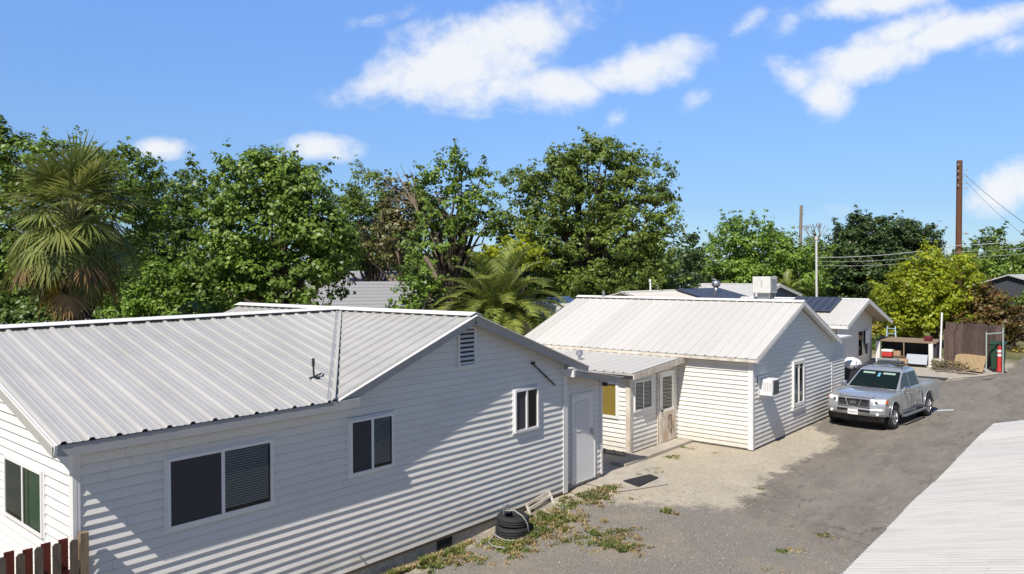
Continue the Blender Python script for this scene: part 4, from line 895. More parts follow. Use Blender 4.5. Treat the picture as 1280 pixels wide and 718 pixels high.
mb = MB(); q = o_ + V(-.10, .12, 0); mb.tube([q, q + Zv * .58], .014, 8); mb.tube([q + Zv * .5, q + Zv * .5 + V(.12, -.03, 0), q + V(.13, -.03, .43)], .013, 8); mb.build('pipe', metal_gal, S_)
mb = MB(); mb.tube([q + V(.08, -.02, .50), q + V(.08, -.02, .56)], .012, 6); mb.tube([q + V(.03, -.02, .565), q + V(.13, -.02, .565)], .012, 6); mb.build('handle', metal_gal, S_)
# leaning crawlspace frame
mb = MB(); a, b = V(11.86, 9.52, -.16), V(12.70, 9.58, -.08); tt = V(0, .16, .29)
for p_, q_ in ((a, a + tt), (b, b + tt), (a + tt, b + tt), (a + tt * .72, b + tt * .72), (a + tt * .05, b + tt * .05)): mb.bar(p_, q_, .05, .03, up=(0, -1, .2))
tag(mb.build('crawlspace_frame', trim_old), 'white wooden vent frame leaning against the near house foundation', 'vent frame')

# pebbles and litter
def pebble_field(name, n, region, smin, smax, m, seed):
    rs_ = np.random.RandomState(seed); vs = []; fs = []
    base = np.array([(1, 0, 0), (0, 1, 0), (-1, 0, 0), (0, -1, 0), (0, 0, 1)], float); bf = [(0, 1, 4), (1, 2, 4), (2, 3, 4), (3, 0, 4)]
    i = 0
    while i < n:
        x = rs_.uniform(region[0], region[1]); y = rs_.uniform(region[2], region[3])
        s_ = smin + (smax - smin) * rs_.rand() ** 3; a = rs_.rand() * 6.28; R_ = np.array([[math.cos(a), -math.sin(a), 0], [math.sin(a), math.cos(a), 0], [0, 0, 1]])
        p = (base * V(s_, s_ * rs_.uniform(.5, 1), s_ * rs_.uniform(.4, .9))) @ R_.T + V(x, y, float(gz(x, y)) - .008); b = len(vs); vs.extend(p.tolist()); fs.extend([tuple(b + j for j in f) for f in bf]); i += 1
    me = bpy.data.meshes.new(name); me.from_pydata(vs, [], fs); me.materials.append(m); o = bpy.data.objects.new(name, me); COL.objects.link(o); o['kind'] = 'stuff'; return o
tag(pebble_field('gravel', 14000, (7.5, 16.5, 1.5, 9.7), .007, .03, grit, 4), 'loose gravel scattered over the yard', 'gravel')

# weeds
def blades(name, patches, m, seed, label, cat='grass'):
    rs_ = np.random.RandomState(seed); vs = []; fs = []
    for (x, y, rx, ry, n, h) in patches:
        ncl = max(1, n // 25); cl = rs_.randn(ncl, 2) * .45
        for k in range(n):
            c_ = cl[rs_.randint(ncl)]; px = x + (c_[0] * rx) + rs_.randn() * .045; py = y + c_[1] * ry + rs_.randn() * .045
            if py > 9.72 and px < 13.3: py = 9.72 - rs_.rand() * .1
            a = rs_.rand() * 6.283; w = .005 + .009 * rs_.rand(); hh = h * (.35 + .9 * rs_.rand()); ln = hh * rs_.uniform(.3, 1.1); d = V(math.cos(a), math.sin(a), 0); s_ = V(-d[1], d[0], 0) * w; p = V(px, py, float(gz(px, py)) - .02)
            b = len(vs); m1 = p + d * ln * .4 + Zv * hh * .65
            vs += [tuple(p - s_), tuple(p + s_), tuple(m1 + s_ * 1.3), tuple(m1 - s_ * 1.3), tuple(p + d * ln + Zv * hh)]; fs += [(b, b + 1, b + 2, b + 3), (b + 3, b + 2, b + 4)]
    me = bpy.data.meshes.new(name); me.from_pydata(vs, [], fs); me.materials.append(m); o = bpy.data.objects.new(name, me); COL.objects.link(o); o['kind'] = 'stuff'; o['label'] = label; o['category'] = cat; return o
WP = []
for (u, v, ru, rv, n, h) in [(715, 630, 22, 8, 500, .09), (738, 622, 25, 8, 700, .10), (755, 612, 18, 5, 500, .12), (690, 650, 30, 12, 1500, .12), (665, 668, 30, 12, 1200, .12), (640, 685, 30, 10, 1000, .10), (615, 680, 16, 8, 300, .08),
                             (555, 690, 30, 12, 900, .12), (540, 705, 35, 12, 700, .10), (520, 700, 14, 8, 600, .16), (475, 714, 25, 8, 500, .14), (590, 700, 12, 8, 250, .07), (760, 678, 30, 12, 1000, .08), (745, 668, 14, 8, 300, .07), (775, 685, 14, 8, 500, .09), (780, 665, 12, 6, 200, .07), (710, 678, 18, 6, 250, .06),
                             (830, 640, 5, 5, 90, .12), (815, 588, 16, 4, 120, .07), (800, 595, 8, 3, 80, .07), (838, 572, 16, 3, 160, .07), (855, 560, 14, 3, 120, .05), (980, 690, 10, 4, 160, .06), (1018, 670, 8, 3, 80, .05), (1030, 670, 8, 3, 80, .05), (962, 712, 8, 4, 60, .05), (865, 674, 8, 2, 60, .03), (952, 612, 5, 2, 60, .05), (895, 566, 7, 1.5, 60, .04)]:
    p = onz(u, v, float(gz(*onz(u, v)[:2]))); D = np.dot(p - CC, Fv); WP.append((p[0], p[1], ru * D / FPX * 1.05, rv * D / FPX * 3.0, int(n * .85), h * .7))
blades('weeds', WP, LF['weed'], 5, 'low green weeds along the foundation and in the gravel')
blades('dry_grass', [(a_ + .1, b_ - .1, c_ * 1.4, d_ * 1.3, int(e_ * .9), f_ * .9) for a_, b_, c_, d_, e_, f_ in WP], LF['dry'], 6, 'dry straw-coloured grass among the weeds')

# ------------------------------------------------------------------ pickup truck
def build_truck():
    T = empty('pickup_truck', (27.27, 6.66, 0), 'silver crew-cab pickup truck with roof rack, parked facing the camera', 'truck', rz=math.atan2(.33, -3.22))
    YB = .92
    def shape(p):
        x, y, z = p; s_ = y / YB
        if z > .62: y *= 1 - .10 * (min(z, 1.2) - .62) ** 1.3
        if z < .55: y *= 1 - .10 * (.55 - z)
        if x > 1.6: x2 = x - .16 * abs(s_) ** 2.6 * min(1, (x - 1.6) / .6); x = x2; y *= 1 - .06 * max(0, (x - 1.9)) / .6
        if z > .95 and x > 1.0: z += .035 * (1 - s_ * s_) - .02
        return (x, y, z)
    def arch(cx, cz, r, n=12): return [(cx + r * math.cos(rad(180 - 180 * k / n)), cz + r * math.sin(rad(180 - 180 * k / n))) for k in range(n + 1)]
    def extr(prof, ys, mi=0, mbb=None, fn=shape):
        bm = bmesh.new(); rows = []
        for y in ys: rows.append([bm.verts.new(fn((x, y, z))) for x, z in prof])
        n = len(prof)
        for a, b in zip(rows[:-1], rows[1:]):
            for i in range(n): bm.faces.new((a[i], a[(i + 1) % n], b[(i + 1) % n], b[i]))
        f1 = bm.faces.new(rows[0]); f2 = bm.faces.new(rows[-1][::-1]); bmesh.ops.triangulate(bm, faces=[f1, f2])
        bm.verts.index_update(); vs = [v.co[:] for v in bm.verts]; fs = [tuple(v.index for v in f.verts) for f in bm.faces]; bm.free(); mbb.add(vs, fs, mi)
    ys = [-YB, -YB + .03, -.75, -.5, -.25, 0, .25, .5, .75, YB - .03, YB]
    mb = MB()
    prof = [(-1.02, .40), (1.10, .40)] + [(x, z) for x, z in arch(1.6, .40, .47)][1:-1] + [(2.12, .42), (2.44, .52), (2.50, .66), (2.48, .84), (2.42, .98), (2.25, 1.055), (1.9, 1.10), (1.4, 1.14), (1.02, 1.15), (-1.02, 1.15)]
    extr(prof, ys, 0, mb)
    bed = [(-1.04, .45), (-1.12, .42)] + arch(-1.6, .40, .47)[::-1][1:-1] + [(-2.10, .44), (-2.66, .52), (-2.70, .80), (-2.68, 1.17), (-1.04, 1.17)]
    extr(bed, [YB - .09, YB - .03, YB], 0, mb); extr(bed, [-YB, -YB + .03, -YB + .09], 0, mb)
    mb.box((-2.69, -.80, .52), (-2.62, .80, 1.15)); mb.box((-2.62, -.82, .68), (-1.04, .82, .72), 1); mb.box((-1.12, -.82, .7), (-1.04, .82, 1.15))
    # cab greenhouse
    base = {'A': (1.02, .80), 'C': (-1.02, .80)}
    low = [(1.06, 1.14), (-1.02, 1.14)]; zt = 1.73
    st = [(1.06, 1.14, .83), (.62, 1.44, .755), (.24, 1.68, .69), (.05, 1.725, .67)]
    P = lambda x, y, z: (x, y, z)
    # ring description of the cab: stations front to back (x, z, half width at roofline), side follows belt to roof
    front = [(1.06, 1.145), (.20, 1.69)]; rear = [(-.86, 1.69), (-1.02, 1.145)]
    vs = [P(1.06, -.82, 1.14), P(1.06, .82, 1.14), P(-1.02, .82, 1.14), P(-1.02, -.82, 1.14), P(.22, -.67, 1.68), P(.22, .67, 1.68), P(-.80, .68, 1.70), P(-.80, -.68, 1.70), P(.10, -.60, 1.735), P(.10, .60, 1.735), P(-.70, .60, 1.75), P(-.70, -.60, 1.75), P(.05, 0, 1.765), P(-.7, 0, 1.775)]
    fs = [(0, 1, 5, 4), (1, 2, 6, 5), (2, 3, 7, 6), (3, 0, 4, 7), (4, 5, 9, 12, 8), (5, 6, 10, 9), (6, 7, 11, 13, 10), (7, 4, 8, 11), (9, 10, 13, 12), (12, 13, 11, 8)]
    mb.add(vs, fs)
    body = mb.build('body', [carpaint, black_gloss], T, local=True, bevel=.018)
    body.data.polygons.foreach_set('use_smooth', [True] * len(body.data.polygons))
    es = body.modifiers.new('split', 'EDGE_SPLIT'); es.split_angle = rad(32)
    def quad_on(corners, inset, off, rnd=True):
        c_ = [V(p) for p in corners]; n = unit(np.cross(c_[1] - c_[0], c_[3] - c_[0])); return c_, n
    def glass_panel(name, corners, out, m=carglass, th=.008):
        c_ = [V(p) for p in corners]; ctr = sum(c_) / len(c_); n = unit(np.cross(c_[1] - c_[0], c_[-1] - c_[0]))
        if np.dot(n, V(out)) < 0: n = -n
        mb = MB(); pts = []
        for i, p in enumerate(c_):        # rounded corners
            a = c_[i - 1]; b = c_[(i + 1) % len(c_)]; r = .05
            p1 = p + unit(a - p) * r; p2 = p + unit(b - p) * r
            for t in (0, .33, .67, 1): pts.append((1 - t) ** 2 * p1 + 2 * t * (1 - t) * p + t * t * p2)
        mb.prism([p + n * .004 for p in pts], tuple(n * th)); return mb.build(name, m, T, local=True)
    def lerp(a, b, t): return V(a) + (V(b) - V(a)) * t
    ws = [lerp(vs[0], vs[4], .05) + V(0, .06, 0), lerp(vs[1], vs[5], .05) - V(0, .06, 0), lerp(vs[1], vs[5], .93) - V(0, .05, 0), lerp(vs[0], vs[4], .93) + V(0, .05, 0)]
    w_ = glass_panel('windscreen', ws, (1, 0, 1), mat('windscreen_glass', (.008, .014, .012), .06, spec=.25))
    for s_ in (1, -1):
        lo = lambda x: V(x, s_ * .82, 1.14); 
        def S3(x, t): # point on side plane: t 0 belt, 1 roof
            a = V(x, s_ * .82, 1.14); xb = x; return V(x, s_ * (.82 - .145 * t), 1.14 + .55 * t)
        g1 = [S3(.86, .06), S3(-.0, .06), S3(-.0, .90), S3(.26, .90), S3(.55, .62)]; g2 = [S3(-.08, .06), S3(-.86, .06), S3(-.74, .90), S3(-.08, .90)]
        for g in (g1, g2): glass_panel('side_window', g, (0, s_, 0))
        # doors seams, handles
        mb = MB()
        for x in (1.0, -.04, -.98): mb.bar((x, s_ * .922, .48), (x, s_ * .905, 1.08), .012, .006, up=(0, 1, 0))
        mb.bar((1.0, s_ * .9205, .5), (-.98, s_ * .9205, .5), .012, .01); mb.build('door_seam', black_gloss, T, local=True)
        for x in (.12, -.86): mb = MB(); mb.box((x, s_ * .915 - .02, .99), (x + .17, s_ * .915 + .025, 1.025)); mb.build('door_handle', chrome, T, local=True, bevel=.008)
        mb = MB(); mb.box((.72, s_ * 1.0 - .10, 1.12), (.84, s_ * 1.0 + .10, 1.28)); mb.bar((.8, s_ * .86, 1.15), (.8, s_ * .95, 1.17), .06, .05); mb.build('side_mirror', chrome, T, local=True, bevel=.03)
        mb = MB(); mb.tube([(1.02, s_ * .93, .36), (.9, s_ * .99, .36), (-.95, s_ * .99, .36), (-1.05, s_ * .93, .36)], .045, 10); mb.build('running_board', mat('step_grey', (.22, .22, .23), .5, metal=.5), T, local=True)
        mb = MB(); mb.tube([(.12, s_ * .60, 1.77), (.02, s_ * .59, 1.85), (-.62, s_ * .59, 1.86), (-.72, s_ * .60, 1.79)], .022, 8); mb.build('roof_rail', metal_dk, T, local=True)
        for cx, nm in ((1.6, 'fender_flare'), (-1.6, 'fender_flare')):
            mb = MB(); pts = [(cx + .50 * math.cos(rad(a_)), s_ * .925, .40 + .50 * math.sin(rad(a_))) for a_ in range(0, 181, 12)]; pts = [shape(p) for p in pts]; mb.tube(pts, .013, 6); mb.build(nm, carpaint, T, local=True, smooth=True)
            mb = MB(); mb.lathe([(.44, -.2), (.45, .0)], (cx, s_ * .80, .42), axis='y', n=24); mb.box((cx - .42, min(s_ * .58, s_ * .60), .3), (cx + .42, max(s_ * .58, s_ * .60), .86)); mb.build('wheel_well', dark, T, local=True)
        # headlight and lamp cluster
        mb = MB(); c_ = [(2.395, s_ * .52, .80), (2.27, s_ * .84, .82), (2.20, s_ * .86, 1.0), (2.345, s_ * .54, .985)]; n_ = unit(V(1, s_ * .35, .1))
        mb.prism([V(p) for p in c_], tuple(n_ * .055)); hl = mb.build('headlight', lamp_m, T, local=True, bevel=.015)
        mb = MB(); mb.lathe([(.0, .0), (.04, .004), (.045, .012)], (2.40, s_ * .64, .90), axis='x', n=16); mb.build('lamp_reflector', mat('lamp_dark', (.35, .35, .36), .2, metal=.9), hl, local=True)
        mb = MB(); mb.prism([V(2.27, s_ * .852, .87), V(2.18, s_ * .885, .88), V(2.15, s_ * .885, .97), V(2.21, s_ * .866, .97)], tuple(V(.02, s_ * .03, 0))); mb.build('turn_signal', amber, T, local=True)
        mb = MB(); mb.lathe([(.0, .01), (.038, .012), (.05, -.01)], (2.50, s_ * .70, .55), axis='x', n=16); mb.build('fog_lamp', lamp_m, T, local=True)
        mb = MB(); mb.box((-2.72, s_ * .80 - .05, .80), (-2.68, s_ * .80 + .06, 1.1)); mb.build('tail_lamp', tail_red, T, local=True)
    rw = [(-.985, -.62, 1.22), (-.985, .62, 1.22), (-.87, .55, 1.64), (-.87, -.55, 1.64)]; glass_panel('rear_window', rw, (-1, 0, .2))
    # grille: dark mesh with chrome v-bars and round badge
    mb = MB(); mb.prism([(2.485, -.46, .76), (2.485, .46, .76), (2.45, .48, .97), (2.45, -.48, .97)], (.03, 0, 0)); gr = mb.build('grille', mat('grille_mesh', (.03, .03, .033), .5, noise=.6, nscale=80), T, local=True)
    mb = MB()
    for s_ in (1, -1): mb.bar((2.535, s_ * .24, .985), (2.55, s_ * .17, .755), .03, .05, up=(1, 0, 0)); mb.bar((2.50, s_ * .47, .985), (2.53, s_ * .47, .75), .03, .025, up=(1, 0, 0))
    mb.bar((2.51, -.49, .985), (2.51, .49, .985), .04, .022); mb.bar((2.53, -.49, .752), (2.53, .49, .752), .04, .022); mb.build('grille_bar', chrome, gr, local=True)
    mb = MB(); mb.lathe([(.052, 0), (.058, .014), (.070, .014), (.076, 0)], (2.55, 0, .868), axis='x', n=24); mb.bar((2.56, -.085, .868), (2.56, .085, .868), .014, .03, up=(0, 0, 1)); mb.build('badge', chrome, gr, local=True)
    # bumper
    mb = MB(); pts = [(2.52, z) for z in (.50, .72)]
    prof = [(2.40, .46), (2.53, .47), (2.585, .55), (2.58, .68), (2.52, .74), (2.40, .74)]
    extr(prof, [-.88, -.8, -.5, 0, .5, .8, .88], 0, mb, fn=lambda p: (p[0] - .22 * abs(p[1] / .9) ** 3, p[1], p[2])); bp = mb.build('bumper', mat('bumper_silver', (.42, .43, .44), .3, metal=.6), T, local=True, bevel=.02)
    mb = MB(); mb.box((2.55, -.50, .60), (2.592, .50, .665)); mb.build('bumper_intake', black_gloss, T, local=True, bevel=.01)
    mb = MB(); extr([(2.25, .28), (2.42, .28), (2.50, .46), (2.25, .46)], [-.8, -.5, 0, .5, .8], 0, mb, fn=lambda p: (p[0] - .2 * abs(p[1] / .9) ** 3, p[1], p[2])); mb.build('lower_valance', black_gloss, T, local=True)
    mb = MB(); mb.box((2.594, -.155, .50), (2.602, .155, .66)); pl = mb.build('license_plate', whitep, T, local=True)
    mb = MB(); rs_ = random.Random(2)
    for k in range(7): mb.box((2.6025, -.125 + k * .037, .545), (2.6035, -.125 + k * .037 + .022, .60))
    mb.build('plate_characters', mat('plate_blue_grey', (.25, .27, .33), .6), pl, local=True)
    # wheels
    for cx in (1.6, -1.6):
        for s_ in (1, -1):
            We = bpy.data.objects.new('wheel', None); 
            mb = MB(); prof = [(.22, -.10), (.30, -.125), (.355, -.115), (.378, -.08), (.382, 0), (.378, .08), (.355, .115), (.30, .125), (.22, .10)]
            mb.lathe(prof, (cx, s_ * .80, .382), axis='y', n=36); w_ = mb.build('wheel', blackm, T, local=True, smooth=True)
            mb = MB(); yo = s_ * .80 + s_ * .10
            mb.lathe([(.235, -s_ * .14), (.235, s_ * .0), (.22, s_ * .015), (.215, -s_ * .01), (.20, -s_ * .05)], (cx, yo, .382), axis='y', n=30)
            mb.lathe([(.0, s_ * .012), (.05, s_ * .012), (.06, -s_ * .01)], (cx, yo, .382), axis='y', n=20)
            for k in range(6):
                a_ = rad(60 * k + 15)
                for da in (-.09, .09):
                    mb.bar((cx + .04 * math.cos(a_), yo, .382 + .04 * math.sin(a_)), (cx + .222 * math.cos(a_ + da * 1.5), yo, .382 + .222 * math.sin(a_ + da * 1.5)), .028, .03, up=(0, 1, 0))
            mb.build('rim', alloy, w_, local=True)
            mb = MB(); mb.lathe([(.0, -s_ * .04), (.21, -s_ * .05)], (cx, yo, .382), axis='y', n=24); mb.build('brake_disc', metal_dk, w_, local=True)
    mb = MB()
    for s_ in (1, -1): mb.bar((2.36, s_ * .50, 1.035), (1.05, s_ * .74, 1.152), .012, .01)
    mb.bar((2.40, -.50, 1.028), (2.40, .50, 1.028), .014, .012); mb.build('hood_seam', black_gloss, T, local=True)
    mb = MB()
    for s_ in (-.1, .45): mb.tube([(1.04, s_, 1.165), (.92, s_ - .28, 1.25), (.84, s_ - .5, 1.30)], .009, 5)
    mb.build('wiper', blackm, T, local=True)
    # roof rack with crossbars and board
    mb = MB()
    for x in (-.1, -.5): mb.bar((x, -.58, 1.85), (x, .58, 1.85), .05, .03)
    mb.build('rack_crossbar', metal_dk, T, local=True)
    mb = MB(); mb.box((-.66, -.30, 1.868), (-.25, .45, 1.93)); mb.build('rack_light_bar', mat('rack_black', (.05, .05, .055), .5), T, local=True, bevel=.02)
    # interior hints behind the windscreen: sun visors, hanging card
    mb = MB(); mb.box((2.40, -.3, 1.0), (2.401, .3, 1.001)); 
    mb = MB(); n_ = unit(V(.53, 0, .85))
    def on_ws(y, t, w, h):
        c_ = lerp(V(1.06, y, 1.14), V(.22, y, 1.68), t) + n_ * .014; up = unit(V(-.84, 0, .54)); return [c_ + V(0, -w, 0) - up * h, c_ + V(0, w, 0) - up * h, c_ + V(0, w, 0) + up * h, c_ + V(0, -w, 0) + up * h]
    for y in (-.32, .32): mb.prism(on_ws(y, .80, .19, .045), tuple(n_ * .001))
    mb.build('sun_visor', mat('visor_pale_green', (.30, .42, .34), .5), w_ if False else T, local=True)
    mb = MB(); mb.prism(on_ws(.02, .72, .04, .10), tuple(n_ * .001)); mb.build('windscreen_card', mat('card_blue', (.12, .35, .48), .5), T, local=True)
    return T
build_truck()

# ------------------------------------------------------------------ clutter beyond the truck
def bin_with_bags():
    c = V(33.2, 9.35, 0)
    B = empty('rubbish_bin', tuple(c), 'black wheeled rubbish bin heaped with white bags, between the house corner and the pickup', 'bin')
    mb = MB(); t = .30; b_ = .24; mb.add([c + V(-b_, -b_, .06), c + V(b_, -b_, .06), c + V(b_, b_, .06), c + V(-b_, b_, .06), c + V(-t * 1.3, -t, 1.0), c + V(t * 1.3, -t, 1.0), c + V(t * 1.3, t, 1.0), c + V(-t * 1.3, t, 1.0)], [(0, 3, 2, 1), (4, 5, 6, 7), (0, 1, 5, 4), (1, 2, 6, 5), (2, 3, 7, 6), (3, 0, 4, 7)]); mb.build('bin_body', mat('bin_black', (.035, .035, .045), .5), B, bevel=.02)
    mb = MB(); mb.box(tuple(c + V(-.42, -.34, .96)), tuple(c + V(.42, .34, 1.03))); mb.build('rim', mat('bin_black', (.035, .035, .045), .5), B, bevel=.01)
    for s_ in (-1, 1): mb = MB(); mb.lathe([(.0, -.03), (.10, -.03), (.10, .03), (.0, .03)], c + V(s_ * .25, .24, .10), axis='x', n=16); mb.build('wheel', blackm, B)
    rs_ = random.Random(4)
    for k in range(3):
        bm = bmesh.new(); bmesh.ops.create_icosphere(bm, subdivisions=3, radius=.24)
        for v in bm.verts:
            n = math.sin(v.co.x * 31 + k * 4) * math.sin(v.co.y * 27 + k) * math.cos(v.co.z * 29); v.co *= 1 + .16 * n + .06 * rs_.random(); v.co.z *= .8
        me = bpy.data.meshes.new('bag'); bm.to_mesh(me); bm.free(); me.materials.append(bagm); o = bpy.data.objects.new('rubbish_bag', me); COL.objects.link(o); o.location = tuple(c + V((k - 1) * .30, -.04 + .1 * (k % 2), 1.13 + .07 * (k == 1)))
        tag(o, ['leftmost white bag on top of the black bin', 'middle and highest white bag on top of the black bin', 'rightmost white bag on top of the black bin'][k], 'bag', 'white bags on the bin')
bin_with_bags()

def enclosure():
    # rear fence panel, front fence panel with separate boards
    def panel(label, p, q, h0, seed, nm='board_fence'):
        p = V(p); q = V(q); d = unit(q - p); n = V(d[1], -d[0], 0); L_ = np.linalg.norm(q - p); B = empty(nm, tuple((p + q) / 2), label, 'fence', 'dark brown board fences')
        rs_ = random.Random(seed); mb = MB(); u = 0
        while u < L_ - .05:
            w = rs_.uniform(.13, .15); h = h0 + rs_.uniform(-.04, .05); a = p + d * u; b = p + d * min(u + w - .008, L_); o_ = n * rs_.uniform(-.008, .008)
            mb.prism([a + o_, b + o_, b + o_ + Zv * h, a + o_ + Zv * (h + rs_.uniform(-.02, .02))], tuple(n * .02)); u += w
        mb.build('boards', wood_brown, B)
        mb = MB(); 
        for z in (.4, h0 - .3): mb.bar(p - n * .03 + Zv * z, q - n * .03 + Zv * z, .04, .09)
        mb.build('rail', wood_brown, B)
        return B
    panel('front panel of dark brown vertical boards behind the plywood sheet', (43.9, 7.85, 0), (42.95, 5.95, 0), 2.03, 1)
    panel('rear panel of dark brown boards showing above the front panel', (46.3, 8.2, 0), (45.0, 5.35, 0), 2.28, 2)
    # galvanised gate frame
    G = empty('gate_frame', (43.2, 5.6, 0), 'open pale metal gate frame at the end of the brown board fence', 'gate'); mb = MB()
    a = V(42.95, 5.85, 0); b = V(43.7, 5.25, 0)
    for p in (a, b): mb.bar(p, p + Zv * (2.05 if p is a else 2.25), .05, .05)
    mb.bar(a + Zv * 1.95, b + Zv * 2.0, .04, .05); mb.build('frame', mat('pale_gate_metal', (.33, .40, .38), .5), G)
    c = V(44.4, 5.55, 0); B = empty('green_cart', tuple(c), 'dark green wheeled cart standing inside the metal gate frame', 'cart')
    mb = MB(); mb.add([c + V(-.25, -.25, .1), c + V(.25, -.25, .1), c + V(.25, .25, .1), c + V(-.25, .25, .1), c + V(-.33, -.33, 1.35), c + V(.33, -.33, 1.35), c + V(.33, .33, 1.35), c + V(-.33, .33, 1.35)], [(0, 3, 2, 1), (4, 5, 6, 7), (0, 1, 5, 4), (1, 2, 6, 5), (2, 3, 7, 6), (3, 0, 4, 7)]); mb.build('cart_body', greenp, B, bevel=.03)
    mb = MB(); mb.obox(c + V(0, 0, 1.42), V(.36, 0, .05), V(0, .36, 0), V(-.01, 0, .04)); mb.build('lid', greenp, B, bevel=.02)
    for s_ in (-1, 1): mb = MB(); mb.lathe([(.0, -.03), (.12, -.03), (.12, .03), (.0, .03)], c + V(-.2, s_ * .28, .12), axis='y', n=16); mb.build('wheel', blackm, B)
    # plywood leaning on the fence
    mb = MB(); a = V(43.35, 7.35, .12); b = V(42.55, 5.95, .08); up = V(.28, -.12, .78); mb.prism([a, b, b + up, a + up * .98], (-.016, .008, .004)); tag(mb.build('plywood_sheet', plywood), 'tan plywood sheet leaning against the brown board fence', 'plywood')
    # delineator post
    c = onz(1249, 465.5); D = empty('delineator_post', tuple(c), 'red traffic post with white bands in front of the gate frame', 'traffic post')
    mb = MB(); mb.lathe([(.0, .05), (.30, .05), (.33, 0), (0, 0)], c, n=20); mb.build('base', blackm, D)
    mb = MB(); z0 = .05; mb.lathe([(.13, .05), (.10, .25), (.09, 1.12), (.07, 1.30), (.0, 1.33)], c, n=16); mb.build('post', redp, D, smooth=True)
    mb = MB(); mb.lathe([(.094, .80), (.094, .92)], c, n=16); mb.lathe([(.094, 1.0), (.094, 1.12)], c, n=16); mb.build('reflective_band', whitep, D)
    mb = MB(); mb.box(tuple(c + V(-.14, -.03, 1.26)), tuple(c + V(.14, .03, 1.30))); mb.build('handle', redp, D)
enclosure()

